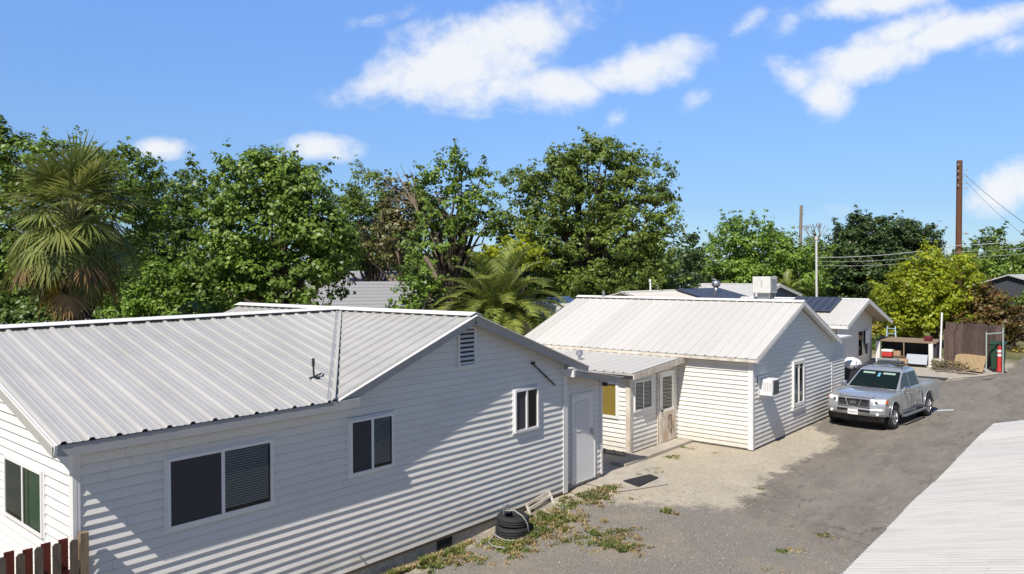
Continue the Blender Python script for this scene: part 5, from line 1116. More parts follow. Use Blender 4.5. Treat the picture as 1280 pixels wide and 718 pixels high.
def shed_bench():
    a = V(43.9, 11.0, 0); b = V(44.2, 8.4, 0); dx = V(1.0, 0, 0)
    B = empty('work_table', (44.6, 9.7, 0), 'low open work shelter with a plywood top and white legs, cluttered underneath', 'work table')
    mb = MB(); up = V(0, 0, 1.28); mb.prism([a + up + V(-.1, .15, 0), b + up + V(-.1, -.15, -.04), b + up + V(1.3, -.15, .06), a + up + V(1.3, .15, .1)], (0, 0, .05)); mb.build('top', wood_post, B)
    for p in (a, b + V(0, .1, 0)): mb = MB(); mb.box(tuple(p + V(-.12, -.10, 0)), tuple(p + V(.06, .10, 1.27))); mb.build('leg', trim, B)
    mb = MB(); mb.box(tuple(b + V(.07, -.15, 0)), tuple(b + V(1.1, .15, 1.2))); mb.build('leg', mat('dark_cabinet', (.04, .04, .045), .7), B)
    mb = MB(); mb.box((45.05, 8.5, .1), (45.1, 11.1, 1.25)); mb.build('back_board', mat('dark_cabinet', (.04, .04, .045), .7), B)
    mb = MB(); mb.box((43.95, 8.7, .42), (45.0, 10.9, .47)); mb.build('shelf', wood_grey, B)
    mb = MB(); mb.bar((43.95, 9.75, .45), (43.95, 9.75, 1.27), .05, .05); mb.build('prop', wood_post, B)
    # things under and on it
    mb = MB(); mb.box((43.55, 10.25, .47), (43.95, 10.75, .74)); k = mb.build('picnic_cooler', redp, bevel=.02); tag(k, 'small red picnic cooler with a white lid under the work table', 'cooler')
    mb = MB(); mb.box((43.53, 10.23, .74), (43.97, 10.77, .85)); mb.build('lid', whitep, k, bevel=.02)
    mb = MB(); mb.obox((43.6, 9.05, .42), (.02, .50, 0), (.12, 0, .25), (.02, 0, -.01)); tag(mb.build('metal_sheet', mat('grey_sheet', (.36, .40, .45), .5), bevel=.01), 'pale grey sheet propped under the right side of the work table', 'sheet')
    mb = MB(); mb.box((43.2, 9.9, .0), (44.0, 10.9, .40)); tag(mb.build('storage_tub', mat('grey_tub', (.22, .24, .24), .6), bevel=.04), 'grey storage tub on the ground under the red cooler', 'tub')
    mb = MB(); mb.box((43.3, 9.45, .0), (43.7, 9.85, .42)); tag(mb.build('cardboard_box', mat('cardboard', (.40, .27, .16), .8), bevel=.01), 'cardboard box under the middle of the work table', 'box')
    mb = MB(); mb.box((44.3, 10.0, .475), (44.8, 10.5, .75)); tag(mb.build('cardboard_box', mat('cardboard', (.40, .27, .16), .8), bevel=.01), 'cardboard box on the shelf behind the red cooler', 'box')
    mb = MB(); mb.box((44.5, 8.55, 1.36), (44.85, 8.9, 1.60)); tag(mb.build('plastic_crate', mat('dark_red', (.13, .012, .018), .5), bevel=.02), 'dark red crate standing on top of the work table', 'crate')
    mb = MB(); mb.obox((43.35, 8.0, .28), (.3, .16, 0), (-.12, .22, .0), (0, 0, .26)); tag(mb.build('concrete_lump', conc, bevel=.08), 'pale concrete lump at the right end of the work table', 'concrete block')
    # leaning white pole
    mb = MB(); mb.tube([(43.7, 8.0, 0), (44.05, 7.98, 2.9)], .045, 10); tag(mb.build('plastic_pipe', whitep), 'tall white plastic pipe leaning between the work table and the brown fence', 'pipe')
    # step ladder
    p = V(46.4, 10.95, 0); L = empty('step_ladder', tuple(p), 'pale metal step ladder standing behind the work table', 'ladder'); mb = MB()
    for s_ in (-1, 1):
        mb.bar(p + V(-.25, s_ * .30, 0), p + V(0, s_ * .20, 1.95), .04, .05); mb.bar(p + V(.45, s_ * .30, 0), p + V(.02, s_ * .20, 1.95), .03, .04)
    mb.build('rails', bluep, L); mb = MB()
    for k in range(1, 7): t = k / 6.5; mb.box(tuple(p + V(-.25 + .25 * t - .04, -.30 + .1 * t, 1.95 * t)), tuple(p + V(-.25 + .25 * t + .05, .30 - .1 * t, 1.95 * t + .025)))
    mb.build('steps', bluep, L)
    # brush pile and scrap lumber by the fence
    rs_ = random.Random(8); mb = MB()
    for k in range(130):
        c = V(42.4 + rs_.random() * .9, 6.6 + rs_.random() * 1.5, .05 + rs_.random() * .45); d = V(rs_.uniform(-1, 1), rs_.uniform(-1, 1), rs_.uniform(-.1, .35)) * .45; mb.tube([c - d * .5, c + d * .5 + V(0, 0, rs_.random() * .05)], .018, 4)
    tag(mb.build('brush_pile', mat('dead_brush', (.20, .17, .09), .9, noise=.4, nscale=6, isl=.4)), 'heap of cut dead branches in front of the brown fence', 'brush pile')
    for k, (p, q) in enumerate(((V(42.1, 7.9, .16), V(42.2, 6.2, .22)), (V(41.8, 6.9, .1), V(41.9, 6.0, .34)))):
        mb = MB(); mb.bar(p, q, .25, .05); tag(mb.build('scrap_plank', [wood_grey, wood_post][k]), ['long grey plank lying in front of the brush pile', 'short tan plank lying before the plywood sheet'][k], 'plank')
    mb = MB(); mb.box((38.8, 6.9, .018), (39.6, 9.3, .05)); tag(mb.build('steel_grate', mat('grate_dark', (.05, .045, .04), .7)), 'dark flat drain cover strip in the pale concrete behind the pickup', 'grate')
shed_bench()

# ------------------------------------------------------------------ poles and wires
def wire(pts, r=.012, sag=.4, n=14):
    mb = MB()
    for (a, b) in pts:
        a = V(a); b = V(b); P = [a + (b - a) * t - Zv * sag * 4 * t * (1 - t) for t in np.linspace(0, 1, n)]; mb.tube(P, r, 5)
    return mb
pb = at(1197, 440, 56); ptop = at(1199.5, 201, 56)
UP = empty('utility_pole', (pb[0], pb[1], 0), 'tall red-brown utility pole standing behind the yellow-green tree', 'utility pole', 'utility poles')
mb = MB(); mb.tube([(pb[0], pb[1], 0), (pb[0] * .5 + ptop[0] * .5, pb[1] * .5 + ptop[1] * .5, ptop[2] * .5), tuple(ptop)], [.23, .215, .20], 14); mb.build('pole', pole_wood, UP)
gi = mat('insulator_grey', (.42, .42, .42), .4)
for v in (213, 221, 229, 236): mb = MB(); q = at(1202, v, 55.9); mb.tube([q, q + R0 * .42], .02, 6); mb.tube([q + R0 * .40 - Zv * .05, q + R0 * .40 + Zv * .1], .045, 8); mb.build('insulator', gi, UP)
for v in (206, 214, 222, 232): mb = MB(); q = at(1197.5, v, 55.75); mb.tube([q, q - F0 * .06], .05, 8); mb.build('bolt_plate', gi, UP)
mb = MB(); q = at(1203, 292, 55.9); mb.tube([q, q + R0 * .25], .03, 6); mb.tube([q + R0 * .22, q + R0 * .42], .07, 8); mb.build('bracket', gi, UP)
p2b = at(998.5, 400, 95); p2t = at(1001.5, 257, 95)
UQ = empty('utility_pole', (p2b[0], p2b[1], 0), 'slim distant utility pole with a short crossarm above the bright green trees', 'utility pole', 'utility poles')
mb = MB(); mb.tube([(p2b[0], p2b[1], 0), tuple(p2t)], [.24, .17], 10); mb.build('pole', pole_wood2, UQ)
mb = MB(); q = at(1000.5, 283, 95); mb.bar(q - R0 * .35 - Zv * .1, q + R0 * .55, .12, .12)
for v in (259, 263, 267, 270): q = at(1002, v, 95); mb.tube([q, q + R0 * .35], .03, 5)
mb.build('crossarm', pole_wood2, UQ)
q = at(1021, 372, 60); qt = at(1020.5, 300, 60)
mb = MB(); mb.tube([(q[0], q[1], 0), tuple(qt)], .085, 10); mb.tube([tuple(qt), tuple(qt + Zv * .25)], .13, 10); tag(mb.build('metal_mast', mat('white_mast', (.62, .62, .62), .5)), 'thin white metal mast where the service wires start, left of the dark evergreen', 'mast')
e1 = at(1400, 350, 40); 
a = at(1204, 217, 56); b = at(1420, 372, 30)
tag(wire([(a, b)], .016, .35).build('power_line', gasm), 'upper wire running down from the tall brown pole to the right edge', 'wire', 'overhead wires')
a = at(1204, 223, 56); b = at(1420, 380, 30.4)
tag(wire([(a, b)], .010, .75).build('power_line', gasm), 'thin slack wire leaving the brown pole below the upper one', 'wire', 'overhead wires')
cab = mat('pale_cable', (.42, .42, .42), .5)
for v0, v1, lab, rr in ((322, 298, 'thick pale cable from the white mast, topmost of the three crossing the evergreen', .024), (327, 308, 'thin middle cable of the three crossing the dark evergreen', .012), (332, 316, 'lowest cable of the three crossing the dark evergreen', .012)):
    a = at(1021, v0, 60); m_ = at(1198, v0 - (v0 - v1) * .62, 55.7); b = at(1420, v1 - 18, 50)
    tag(wire([(a, m_), (m_, b)], rr, .25).build('service_cable', cab), lab, 'cable', 'overhead wires')

# ------------------------------------------------------------------ vegetation
def leaves_mesh(name, C, N_, size, m, rs_, aspect=.62):
    n = len(C); N_ = N_ / (np.linalg.norm(N_, axis=1, keepdims=True) + 1e-9)
    a = rs_.randn(n, 3); T_ = np.cross(N_, a); T_ /= (np.linalg.norm(T_, axis=1, keepdims=True) + 1e-9); B_ = np.cross(N_, T_)
    s_ = (size * (.6 + .8 * rs_.rand(n)))[:, None]
    v = np.stack([C - T_ * s_ * .5, C + B_ * s_ * .5 * aspect + N_ * s_ * .08, C + T_ * s_ * .5, C - B_ * s_ * .5 * aspect + N_ * s_ * .08], 1).reshape(-1, 3)
    me = bpy.data.meshes.new(name); me.vertices.add(4 * n); me.vertices.foreach_set('co', v.astype(np.float32).reshape(-1))
    me.loops.add(4 * n); me.loops.foreach_set('vertex_index', np.arange(4 * n, dtype=np.int32)); me.polygons.add(n)
    me.polygons.foreach_set('loop_start', np.arange(0, 4 * n, 4, dtype=np.int32)); me.polygons.foreach_set('loop_total', np.full(n, 4, np.int32)) if False else None
    me.materials.append(m); me.update(calc_edges=True); me.validate()
    return me

def crown_points(lobes, rs_, dens, leaf, clus=.5, fill=.35, per=1.0):
    """lobes: (center3, radii3). leaf clumps on the lobe shells and some inside"""
    C = []; N_ = []; cl = []
    for c, r in lobes:
        area = 4 * math.pi * ((r[0] * r[1]) ** 1.6 / 3 + (r[0] * r[2]) ** 1.6 / 3 + (r[1] * r[2]) ** 1.6 / 3) ** (1 / 1.6)
        n = max(6, int(area * dens * 1.5 / (clus * clus)))
        d = rs_.randn(n, 3); d /= np.linalg.norm(d, axis=1, keepdims=True)
        rr = np.where(rs_.rand(n) < fill, rs_.uniform(.35, .85, n), rs_.uniform(.82, 1.10, n))
        p = c + d * r * rr[:, None]; cl.append(np.hstack([p, d]))
    cl = np.vstack(cl)
    # loose sprigs standing out of the outline
    ns = int(len(cl) * .28); pick = cl[rs_.choice(len(cl), ns, replace=False)]; sp = []
    for q in pick:
        dv = unit(q[3:6] + V(0, 0, .55) + rs_.randn(3) * .35)
        for j in range(3): sp.append(np.concatenate([q[:3] + dv * clus * (.75 + .6 * j) + rs_.randn(3) * .06, q[3:6], [(.62, .42, .28)[j]]]))
    cl = np.hstack([cl, np.ones((len(cl), 1))]); sp = np.array(sp); nmain = len(cl); cl = np.vstack([cl, sp]); k = int(per * 8 * (clus / leaf) ** 2)
    for q in cl:
        sz = clus * rs_.uniform(.6, 1.25) * q[6]; kk = max(4, int(k * rs_.uniform(.6, 1.3) * q[6] ** 1.7))
        d = rs_.randn(kk, 3); d /= np.linalg.norm(d, axis=1, keepdims=True); rad_ = sz * (.35 + .65 * rs_.rand(kk)) ** .8
        off = d * rad_[:, None] * V(1.1, 1.1, .62)
        C.append(q[:3] + off); N_.append(d * .75 + q[3:6] * .45 + V(0, 0, .5) + rs_.randn(kk, 3) * .34)
    return np.vstack(C), np.vstack(N_), cl[:nmain]

def tree(name, label, base, D, lobes_px, mkey, leaf=.2, dens=.30, clus=.55, seed=1, cat='tree', trunk=.28, bk=None, fill=.3, per=1.0, depth_scale=.85, limbs=14, group=None, sq=1.0):
    rs_ = np.random.RandomState(seed); b = at(base[0], 380, D + base[1] if len(base) > 1 else D); b = V(b[0], b[1], 0)
    T = empty(name, tuple(b), label, cat, group)
    lobes = []
    for L_ in lobes_px:
        u, v, ru, rv = L_[:4]; dd = L_[4] if len(L_) > 4 else 0.0; Dc = D + dd
        c = at(u, v, Dc); r = V(ru, ru * depth_scale, rv) * Dc / FPX
        # radii expressed in world axes (horizontal radii averaged so the crown is round in plan)
        lobes.append((c, V((r[0] + r[1]) / 2, (r[0] + r[1]) / 2, r[2])))
        lobes[-1] = (c - Zv * clus * 1.1, V(r[0] * .93, r[0] * .93, r[2] * .95))
    C, N_, cl = crown_points(lobes, rs_, dens, leaf, clus, fill, per)
    keep = C[:, 2] > .03; C = C[keep]; N_ = N_[keep]
    me = leaves_mesh('crown', C - b, N_, leaf, LF[mkey], rs_); o = bpy.data.objects.new('crown', me); COL.objects.link(o); o.parent = T
    # trunk and limbs
    top = np.mean([c for c, r in lobes], axis=0); ztop = max(c[2] for c, r in lobes); mb = MB(); h1 = max(.6, ztop * .35)
    fork = V(b[0] * .7 + top[0] * .3, b[1] * .7 + top[1] * .3, h1)
    mb.tube([b - Zv * .2, b * .6 + fork * .4 + V(.04, .05, 0), fork], [trunk * 1.25, trunk, trunk * .8], 12)
    idx = rs_.choice(len(cl), min(limbs, len(cl)), replace=False)
    for i in idx:
        e = cl[i, :3]; mid = fork * .5 + e * .5 + rs_.randn(3) * .25 + V(0, 0, .2); q3 = fork * .2 + e * .8 + rs_.randn(3) * .15
        mb.tube([fork - Zv * .1, mid, q3, e], [trunk * .5, trunk * .28, trunk * .15, trunk * .05], 7)
    mb.build('trunk', bk or bark, T)
    return T

G1 = 'garden trees behind the houses'
tree('broadleaf_tree', 'tall dark green tree rising behind the fan palm at the far left', (60,), 34, [(15, 192, 46, 42), (95, 208, 64, 42), (152, 212, 46, 42), (40, 270, 70, 60), (150, 270, 55, 60), (-40, 200, 60, 60), (60, 340, 110, 50, 1), (-30, 320, 70, 60)], 'mid', leaf=.18, clus=.5, seed=11, group=G1, fill=.2)
tree('broadleaf_tree', 'narrower dark tree in the gap between the fan palm and the large maple-like tree', (215,), 40, [(215, 245, 45, 48), (200, 300, 45, 50), (235, 320, 45, 50), (228, 222, 22, 26), (180, 330, 45, 50)], 'deep', leaf=.19, clus=.6, seed=12, group=G1)
tree('broadleaf_tree', 'large dense broad-leaved tree right of the fan palm, glossy mid-green leaves', (335,), 28, [(318, 215, 52, 42), (372, 228, 42, 40), (268, 245, 32, 50), (330, 270, 75, 50), (395, 282, 48, 48), (285, 320, 55, 45), (350, 335, 80, 38), (325, 188, 22, 20), (362, 200, 26, 22), (250, 355, 40, 30), (412, 305, 28, 34)], 'mid', leaf=.17, clus=.42, seed=13, group=G1, dens=.36, limbs=18)
tree('broadleaf_tree', 'green tree with brownish dead twigs left of the tall sparse tree', (475,), 50, [(460, 235, 32, 34), (440, 270, 42, 40), (478, 290, 40, 32), (430, 305, 40, 24)], 'olive', leaf=.19, clus=.5, seed=14, group=G1, fill=.2)
tree('pine_tree', 'brownish pine with dry needles behind the green trees at the centre left', (505,), 46, [(505, 235, 34, 30), (520, 270, 40, 40), (490, 290, 40, 40), (545, 240, 20, 24)], 'brown', leaf=.22, clus=.5, seed=15, trunk=.3, bk=bark_pale, dens=.24, limbs=26, group=G1)
tree('broadleaf_tree', 'tall sparse tree at the centre with airy top and open branches', (560,), 40, [(565, 190, 20, 14), (548, 212, 20, 16), (590, 205, 18, 12), (555, 250, 36, 30), (600, 262, 28, 26), (520, 215, 14, 10), (545, 300, 45, 32), (610, 235, 18, 14), (575, 225, 16, 18)], 'mid', leaf=.2, clus=.42, seed=16, group=G1, dens=.22, fill=.1, limbs=34)
tree('oak_tree', 'broad tall oak behind the middle house with light showing through its crown', (740, 2), 42, [(745, 200, 55, 30), (690, 215, 42, 28), (800, 215, 44, 38), (650, 215, 26, 16), (720, 250, 65, 45), (795, 262, 55, 52), (670, 275, 45, 48), (740, 310, 85, 50), (820, 320, 36, 48), (640, 290, 30, 40), (760, 345, 75, 26), (745, 175, 30, 14), (705, 185, 20, 14)], 'olive', leaf=.18, clus=.44, seed=17, group=G1, dens=.25, fill=.12, trunk=.4, limbs=44)
tree('leafy_shrub', 'bright leafy shrub growing between the shingle roof and the feather palm', (512,), 30, [(512, 360, 20, 20), (532, 345, 18, 20), (500, 378, 14, 10)], 'bright', leaf=.15, clus=.3, seed=18, cat='shrub', trunk=.08)
tree('leafy_shrub', 'low green shrub right beside the fan palm trunk, above the near roof', (175,), 27, [(170, 365, 34, 30), (205, 350, 34, 40), (225, 380, 40, 25), (140, 340, 20, 30)], 'bright', leaf=.13, clus=.35, seed=19, cat='shrub', trunk=.08)
tree('leafy_shrub', 'yellowish shrub behind the top of the feather palm', (650,), 39, [(655, 308, 30, 20), (615, 320, 28, 18), (630, 300, 20, 14)], 'yellow', leaf=.2, clus=.4, seed=20, cat='shrub', trunk=.1, dens=.18)
tree('broadleaf_tree', 'dark filler tree behind the feather palm and left of the middle house roof', (600, 2), 44, [(560, 340, 60, 36), (640, 345, 70, 36), (700, 350, 60, 26)], 'deep', leaf=.26, clus=.55, seed=21, group=G1)
tree('evergreen_tree', 'narrow dark tree just right of the broad oak', (858,), 55, [(858, 320, 20, 26), (850, 345, 26, 20), (862, 298, 12, 12)], 'dark', leaf=.26, clus=.5, seed=22, trunk=.2)
tree('broadleaf_tree', 'bright green rounded tree behind the rooftop cooler', (935,), 66, [(930, 290, 38, 26), (900, 318, 35, 26), (965, 310, 42, 28), (995, 330, 40, 26), (930, 335, 50, 22), (912, 275, 14, 10)], 'bright', leaf=.26, clus=.75, seed=23, group=G1)
tree('broadleaf_tree', 'mid-green tree around the thin white mast', (1005,), 72, [(975, 300, 24, 20), (1010, 318, 28, 28), (990, 345, 40, 22), (1030, 305, 12, 12)], 'mid', leaf=.27, clus=.7, seed=24, group=G1)
tree('evergreen_tree', 'big dark evergreen behind the three service cables', (1100,), 76, [(1095, 285, 48, 26), (1060, 305, 26, 34), (1130, 300, 42, 34), (1100, 330, 75, 42), (1060, 350, 34, 26), (1160, 315, 22, 26), (1075, 268, 16, 12), (1150, 290, 16, 16)], 'dark', leaf=.26, clus=.8, seed=25, trunk=.4, dens=.34, per=1.2)
tree('yellow_green_tree', 'yellow-green leafy tree with forked dark trunk beside the brown board fence', (1170,), 50, [(1160, 340, 36, 22), (1120, 362, 30, 24), (1200, 352, 32, 24), (1160, 365, 50, 26), (1210, 375, 22, 24), (1140, 388, 38, 20), (1185, 390, 42, 18), (1162, 312, 18, 14), (1200, 324, 20, 14), (1135, 335, 20, 16), (1100, 378, 14, 14)], 'yellow', leaf=.2, clus=.5, seed=26, trunk=.26, dens=.33, limbs=10)
tree('rust_leaf_bush', 'tall dark shrub tinged rust-red behind the gate frame', (1238,), 48, [(1238, 372, 26, 26), (1245, 395, 30, 24), (1215, 400, 26, 22), (1258, 405, 18, 18)], 'rusty', leaf=.2, clus=.4, seed=27, trunk=.15, cat='shrub', dens=.36)
tree('broadleaf_tree', 'small rounded tree on the skyline right of the tall brown pole', (1242,), 120, [(1241, 290, 13, 14), (1236, 302, 16, 10)], 'deep', leaf=.5, clus=.9, seed=28, trunk=.3)
tree('broadleaf_tree', 'mid-green tree mass behind the lower cables at the far right', (1235,), 85, [(1225, 325, 50, 22), (1275, 318, 40, 24), (1190, 332, 30, 20), (1260, 342, 60, 18), (1310, 315, 40, 26)], 'mid', leaf=.38, clus=.8, seed=29)
tree('clipped_hedge', 'clipped green hedge below the dark house at the far right', (1275,), 66, [(1268, 376, 24, 13), (1300, 376, 26, 13)], 'mid', leaf=.2, clus=.3, seed=30, cat='hedge', trunk=.08)
tree('gold_shrub', 'golden yellow shrub at the right edge beside the road', (1268,), 47, [(1263, 440, 16, 13), (1275, 448, 14, 10)], 'gold', leaf=.14, clus=.25, seed=31, cat='shrub', trunk=.05, dens=.4)
tree('sage_shrub', 'grey-green shrub above the golden one at the right edge', (1268,), 55, [(1265, 415, 18, 11), (1285, 412, 18, 14), (1245, 422, 14, 8)], 'sage', leaf=.16, clus=.28, seed=32, cat='shrub', trunk=.05, dens=.4)
tree('gold_shrub', 'golden shrub seen between the house eave and the yellow-green tree', (1118,), 56, [(1118, 408, 22, 9), (1135, 412, 18, 8), (1100, 410, 14, 8)], 'gold', leaf=.16, clus=.28, seed=33, cat='shrub', trunk=.05, dens=.4)
tree('dark_hedge_shrub', 'dark green upright shrub directly right of the third house corner', (1098,), 49, [(1098, 430, 11, 15), (1092, 432, 9, 13)], 'deep', leaf=.14, clus=.25, seed=34, cat='shrub', trunk=.05, dens=.5)
tree('sage_shrub', 'grey-green mound behind the step ladder', (1145,), 58, [(1145, 422, 26, 9), (1128, 424, 14, 8)], 'yellow', leaf=.16, clus=.26, seed=35, cat='shrub', trunk=.05, dens=.4)
for (lab, u, D_, lb, mk, sd) in (('dark shrubs directly above the near roof, under the large maple-like tree', 330, 25, [(270, 380, 40, 22), (320, 384, 40, 20), (365, 380, 32, 18)], 'deep', 41), ('dark shrub behind the fan palm trunk at the far left edge', 15, 30, [(10, 385, 50, 34), (60, 392, 40, 26), (-60, 380, 60, 40)], 'deep', 42), ('dark shrub mass right of the fan palm skirt', 200, 30, [(160, 372, 40, 34), (215, 368, 36, 40), (250, 345, 34, 34)], 'deep', 43), ('green shrubs at the foot of the feather palm', 600, 28, [(560, 395, 26, 14), (600, 402, 24, 14)], 'deep', 44), ('dark shrub row behind the middle house ridge', 780, 46, [(740, 362, 50, 18), (800, 360, 44, 18), (850, 356, 34, 14)], 'deep', 45)):
    tree('leafy_shrub', lab, (u,), D_, lb, mk, leaf=.17, clus=.36, seed=sd, cat='shrub', trunk=.08)
# bare little tree on the skyline
bb = at(1020, 380, 70); mb = MB(); rs_ = random.Random(12); b0 = V(bb[0], bb[1], 0); f0_ = at(1020, 306, 70)
mb.tube([b0, f0_], [.2, .09], 8)
def grow(p, d, L_, r, k):
    q = p + d * L_; mb.tube([p, (p + q) / 2 + V(rs_.uniform(-.05, .05), rs_.uniform(-.05, .05), 0), q], [r, r * .8, r * .6], 5)
    if k:
        for _ in range(3): grow(q, unit(d + V(rs_.uniform(-.7, .7), rs_.uniform(-.7, .7), rs_.uniform(-.1, .5))), L_ * .72, r * .6, k - 1)
for _ in range(5): grow(f0_, unit(V(rs_.uniform(-.7, .7), rs_.uniform(-.7, .7), .9)), .95, .05, 2)
tag(mb.build('bare_tree', bark_pale), 'small leafless tree on the skyline just right of the distant pole', 'tree')
# dead limb inside the centre tree
mb = MB(); pts = [at(548, 352, 36), at(537, 330, 36), at(531, 322, 36)]; mb.tube(pts, [.10, .10, .12], 8); tag(mb.build('cut_branch', bark_pale), 'bare sawn-off branch stub above the shingle roof, left of the feather palm', 'branch')
mb = MB(); b0 = at(540, 300, 43.5); mb.tube([at(560, 370, 43.5), b0, at(515, 250, 43.5), at(495, 215, 43.5)], [.12, .09, .06, .025], 8)
for (u, v) in ((490, 235), (500, 205), (512, 212), (478, 228), (530, 222), (486, 250)): mb.tube([at(518, 255, 43.5), at((518 + u) / 2 + 3, (255 + v) / 2, 43.5), at(u, v, 43.3)], [.045, .03, .012], 6)
tag(mb.build('dead_branch', bark_pale), 'long bare tan branch with dry twigs reaching up left of the tall sparse tree', 'branch')

# far tree belt: one mass
def belt():
    rs_ = np.random.RandomState(77); L_ = []
    for u in range(-150, 1500, 26):
        D = 105 + 30 * rs_.rand(); top = 326 + 8 * math.sin(u * .021) + rs_.uniform(-6, 6) if u < 1150 else 330 + rs_.uniform(-5, 4)
        if 840 < u < 900: top = 330
        c = at(u, top + 22, D); L_.append((c, V(30, 30, 26) * D / FPX * 1.0))
    C, N_, cl = crown_points(L_, rs_, .34, .55, 1.2, .2, 1.0)
    # leafy skirt down to the ground
    me = leaves_mesh('woodland', C, N_, .62, LF['deep'], rs_, .8); o = bpy.data.objects.new('woodland', me); COL.objects.link(o); o['kind'] = 'stuff'; o['label'] = 'far belt of woodland on the horizon'; o['category'] = 'woodland'
belt()

# ---- palms
def strip_leaf(vs, fs, p, d, up, L_, w, droop, n=3, fan=False):
    """narrow pointed blade from p along d, bending down"""
    s_ = unit(np.cross(d, up)) * w; b = len(vs); q = p.copy(); dd = d.copy()
    for i in range(n + 1):
        t = i / n; ww = (1 - t ** 1.5) if i < n else .06
        if fan: ww = min(t / .5, (1 - t) / .5 * .9 + .04) if t > 0 else .08
        vs.append(tuple(q - s_ * ww)); vs.append(tuple(q + s_ * ww)); q = q + dd * L_ / n; dd = unit(dd - Zv * droop / n)
    for i in range(n): fs.append((b + 2 * i, b + 2 * i + 1, b + 2 * i + 3, b + 2 * i + 2))
def fan_frond(vs, fs, c, d, up, pet, R_, rs_, nseg=30, droop=.35, mbp=None):
    d = unit(d); side = unit(np.cross(d, up)); up2 = np.cross(side, d)
    hub = c + d * pet
    if mbp is not None: mbp.tube([c, c + d * pet * .5 + Zv * .05, hub], [.028, .02, .015], 5)
    for k in range(nseg):
        a = rad(-115 + 230 * k / (nseg - 1)); fold = .25 * abs(math.sin(a))
        dd = unit(d * math.cos(a) + side * math.sin(a) - up2 * fold * .6 + rs_.randn(3) * .03)
        L_ = R_ * (1 - .25 * abs(a) / 2.0) * rs_.uniform(.88, 1.08)
        strip_leaf(vs, fs, hub, dd, up2, L_, .032 * R_ * 30 / nseg, droop * rs_.uniform(.7, 1.5), 4, True)
def fan_palm():
    D = 21; c = at(92, 278, D); b = V(c[0], c[1], 0); P = empty('fan_palm', tuple(b), 'big fan palm at the left with green fans and a hanging brown skirt', 'palm tree'); rs_ = np.random.RandomState(4); ptm = MB()
    sets = {'green': ([], []), 'dead': ([], []), 'yellow': ([], [])}
    for i in range(60):
        az = i * 2.39996; t = i / 60; el = rad(84 - 108 * t ** .85); out = V(math.cos(az), math.sin(az), 0); d = out * math.cos(el) + Zv * math.sin(el)
        v_, f_ = sets['green']; st = c + V(0, 0, .35 * (1 - t) - .55 * t); pet = 1.0 + .5 * rs_.rand() - .25 * (t < .12)
        hub = st + d * pet - Zv * .10 * pet; ptm.tube([st, st + d * pet * .5 + Zv * .04, hub], [.032, .022, .016], 5)
        tilt = rad(8 + 44 * min(1, t * 1.3)) * rs_.uniform(.6, 1.3); e2 = el - tilt; db = out * math.cos(e2) + Zv * math.sin(e2); nb = -out * math.sin(e2) * -1 + Zv * math.cos(e2); nb = out * (-math.sin(e2)) + Zv * math.cos(e2)
        fan_frond(v_, f_, hub, db, nb, 0.0, 1.12 * rs_.uniform(.85, 1.12), rs_, nseg=34, droop=.12 + .5 * t)
    for i in range(46):
        az = i * 2.39996 + 1; el = rad(rs_.uniform(-58, 5)); out = V(math.cos(az), math.sin(az), 0); d = out * math.cos(el) + Zv * math.sin(el); st = c + V(0, 0, -.5 - rs_.rand() * .8)
        k = 'yellow' if i % 8 == 3 else 'green' if i % 2 == 1 else 'dead'; v_, f_ = sets[k]; pet = .75 + .5 * rs_.rand(); hub = st + d * pet; ptm.tube([st, hub], [.025, .014], 5)
        e2 = max(el - rad(rs_.uniform(30, 60)), rad(-84)); db = out * math.cos(e2) + Zv * math.sin(e2); nb = out * (-math.sin(e2)) + Zv * math.cos(e2)
        fan_frond(v_, f_, hub, db, nb, 0.0, .95 * rs_.uniform(.8, 1.1), rs_, nseg=26, droop=1.0)
    for k, (nm, m) in {'green': ('fan_leaves', LF['fan']), 'dead': ('dead_leaf_skirt', LF['palmdead']), 'yellow': ('yellowing_leaves', LF['palmyel'])}.items():
        mb = MB(); mb.add(*sets[k]); mb.build(nm, m, P)
    ptm.build('leaf_stalks', mat('palm_stalk', (.26, .26, .10), .6), P)
    mb = MB(); mb.tube([b, b + Zv * 1.5, b + Zv * (c[2] - 1.8), b + Zv * (c[2] - .2)], [.48, .38, .42, .2], 16)
    rs2 = random.Random(9)
    for k in range(160):
        a = rs2.random() * 6.28; z = rs2.uniform(.3, c[2] - .4); r = .40; q = b + V(r * math.cos(a), r * math.sin(a), z); mb.bar(q, q + V(.12 * math.cos(a), .12 * math.sin(a), .25), .07, .03)
    mb.build('trunk', palm_trunk_m, P)
    mb = MB(); q = c + V(-.35, -.5, -.45)
    for k in range(14): mb.lathe([(0, -.04), (.04, 0), (0, .04)], q + V(rs2.uniform(-.1, .1), rs2.uniform(-.1, .1), rs2.uniform(-.12, .12)), n=6)
    mb.build('fruit_cluster', orange, P)
fan_palm()
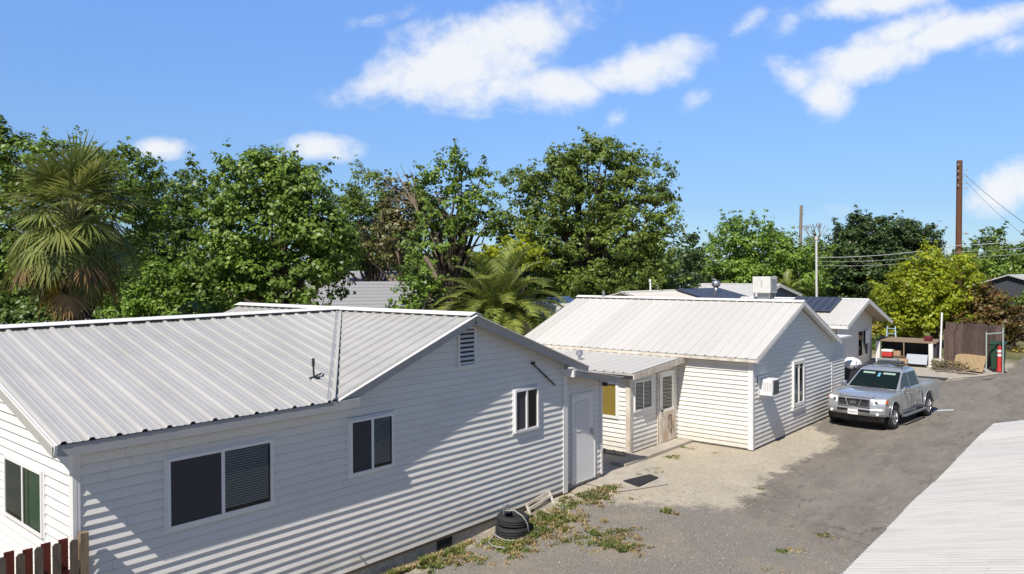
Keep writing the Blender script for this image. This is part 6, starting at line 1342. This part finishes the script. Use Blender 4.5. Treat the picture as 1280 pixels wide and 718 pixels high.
def feather_palm(name, label, u, v, D, n, L0, seed, mk='palm', trunk=.35):
    c = at(u, v, D); b = V(c[0], c[1], 0); P = empty(name, tuple(b), label, 'palm tree'); rs_ = np.random.RandomState(seed); vs = []; fs = []; st = MB()
    for i in range(n):
        az = i * 2.39996; t = (i + .5) / n; el = rad(84 - 74 * t ** .7); L_ = L0 * rs_.uniform(.85, 1.1); d = V(math.cos(az) * math.cos(el), math.sin(az) * math.cos(el), math.sin(el)); q = c.copy(); pts = [q.copy()]; N2 = 16
        for k in range(N2):
            q = q + d * L_ / N2; d = unit(d - Zv * (.10 + .03 * t) * (.4 + 1.4 * k / N2)); pts.append(q.copy())
            if k >= 2:
                sd = unit(np.cross(d, Zv) + 1e-6); up = np.cross(sd, d); ll = L_ * .20 * (1 - ((k - 7) / 13.0) ** 2)
                for s_ in (-1, 1):
                    for j in range(4):
                        pp = q - d * L_ / N2 * (j / 4.); dd = unit(sd * s_ * .8 + d * .55 + up * .30 + rs_.randn(3) * .05); strip_leaf(vs, fs, pp, dd, up, ll * rs_.uniform(.85, 1.1), .026, .45, 2)
        st.tube(pts, list(np.linspace(.035, .008, len(pts))), 5)
    mb = MB(); mb.add(vs, fs); mb.build('fronds', LF[mk], P); st.build('frond_stalks', mat('palm_stalk2', (.30, .30, .12), .6), P)
    mb = MB(); mb.tube([b, b + Zv * (c[2] - .5), b + Zv * c[2], b + Zv * (c[2] + .25)], [trunk, trunk, trunk * 1.2, trunk * .3], 14); mb.build('trunk', palm_trunk_m, P)
    rs2 = random.Random(3); mb = MB(); q = c + V(-.5, -.45, -.1)
    for k in range(26): mb.lathe([(0, -.045), (.045, 0), (0, .045)], q + V(rs2.uniform(-.18, .18), rs2.uniform(-.18, .18), rs2.uniform(-.2, .2)), n=6)
    mb.build('fruit_cluster', orange, P)
feather_palm('feather_palm', 'feather-leaved palm with orange fruit rising between the near and middle houses', 622, 402, 30, 66, 3.15, 6)
feather_palm('feather_palm', 'small blurred palm tuft right behind the rooftop cooler', 982, 372, 60, 26, 2.3, 8, trunk=.2)
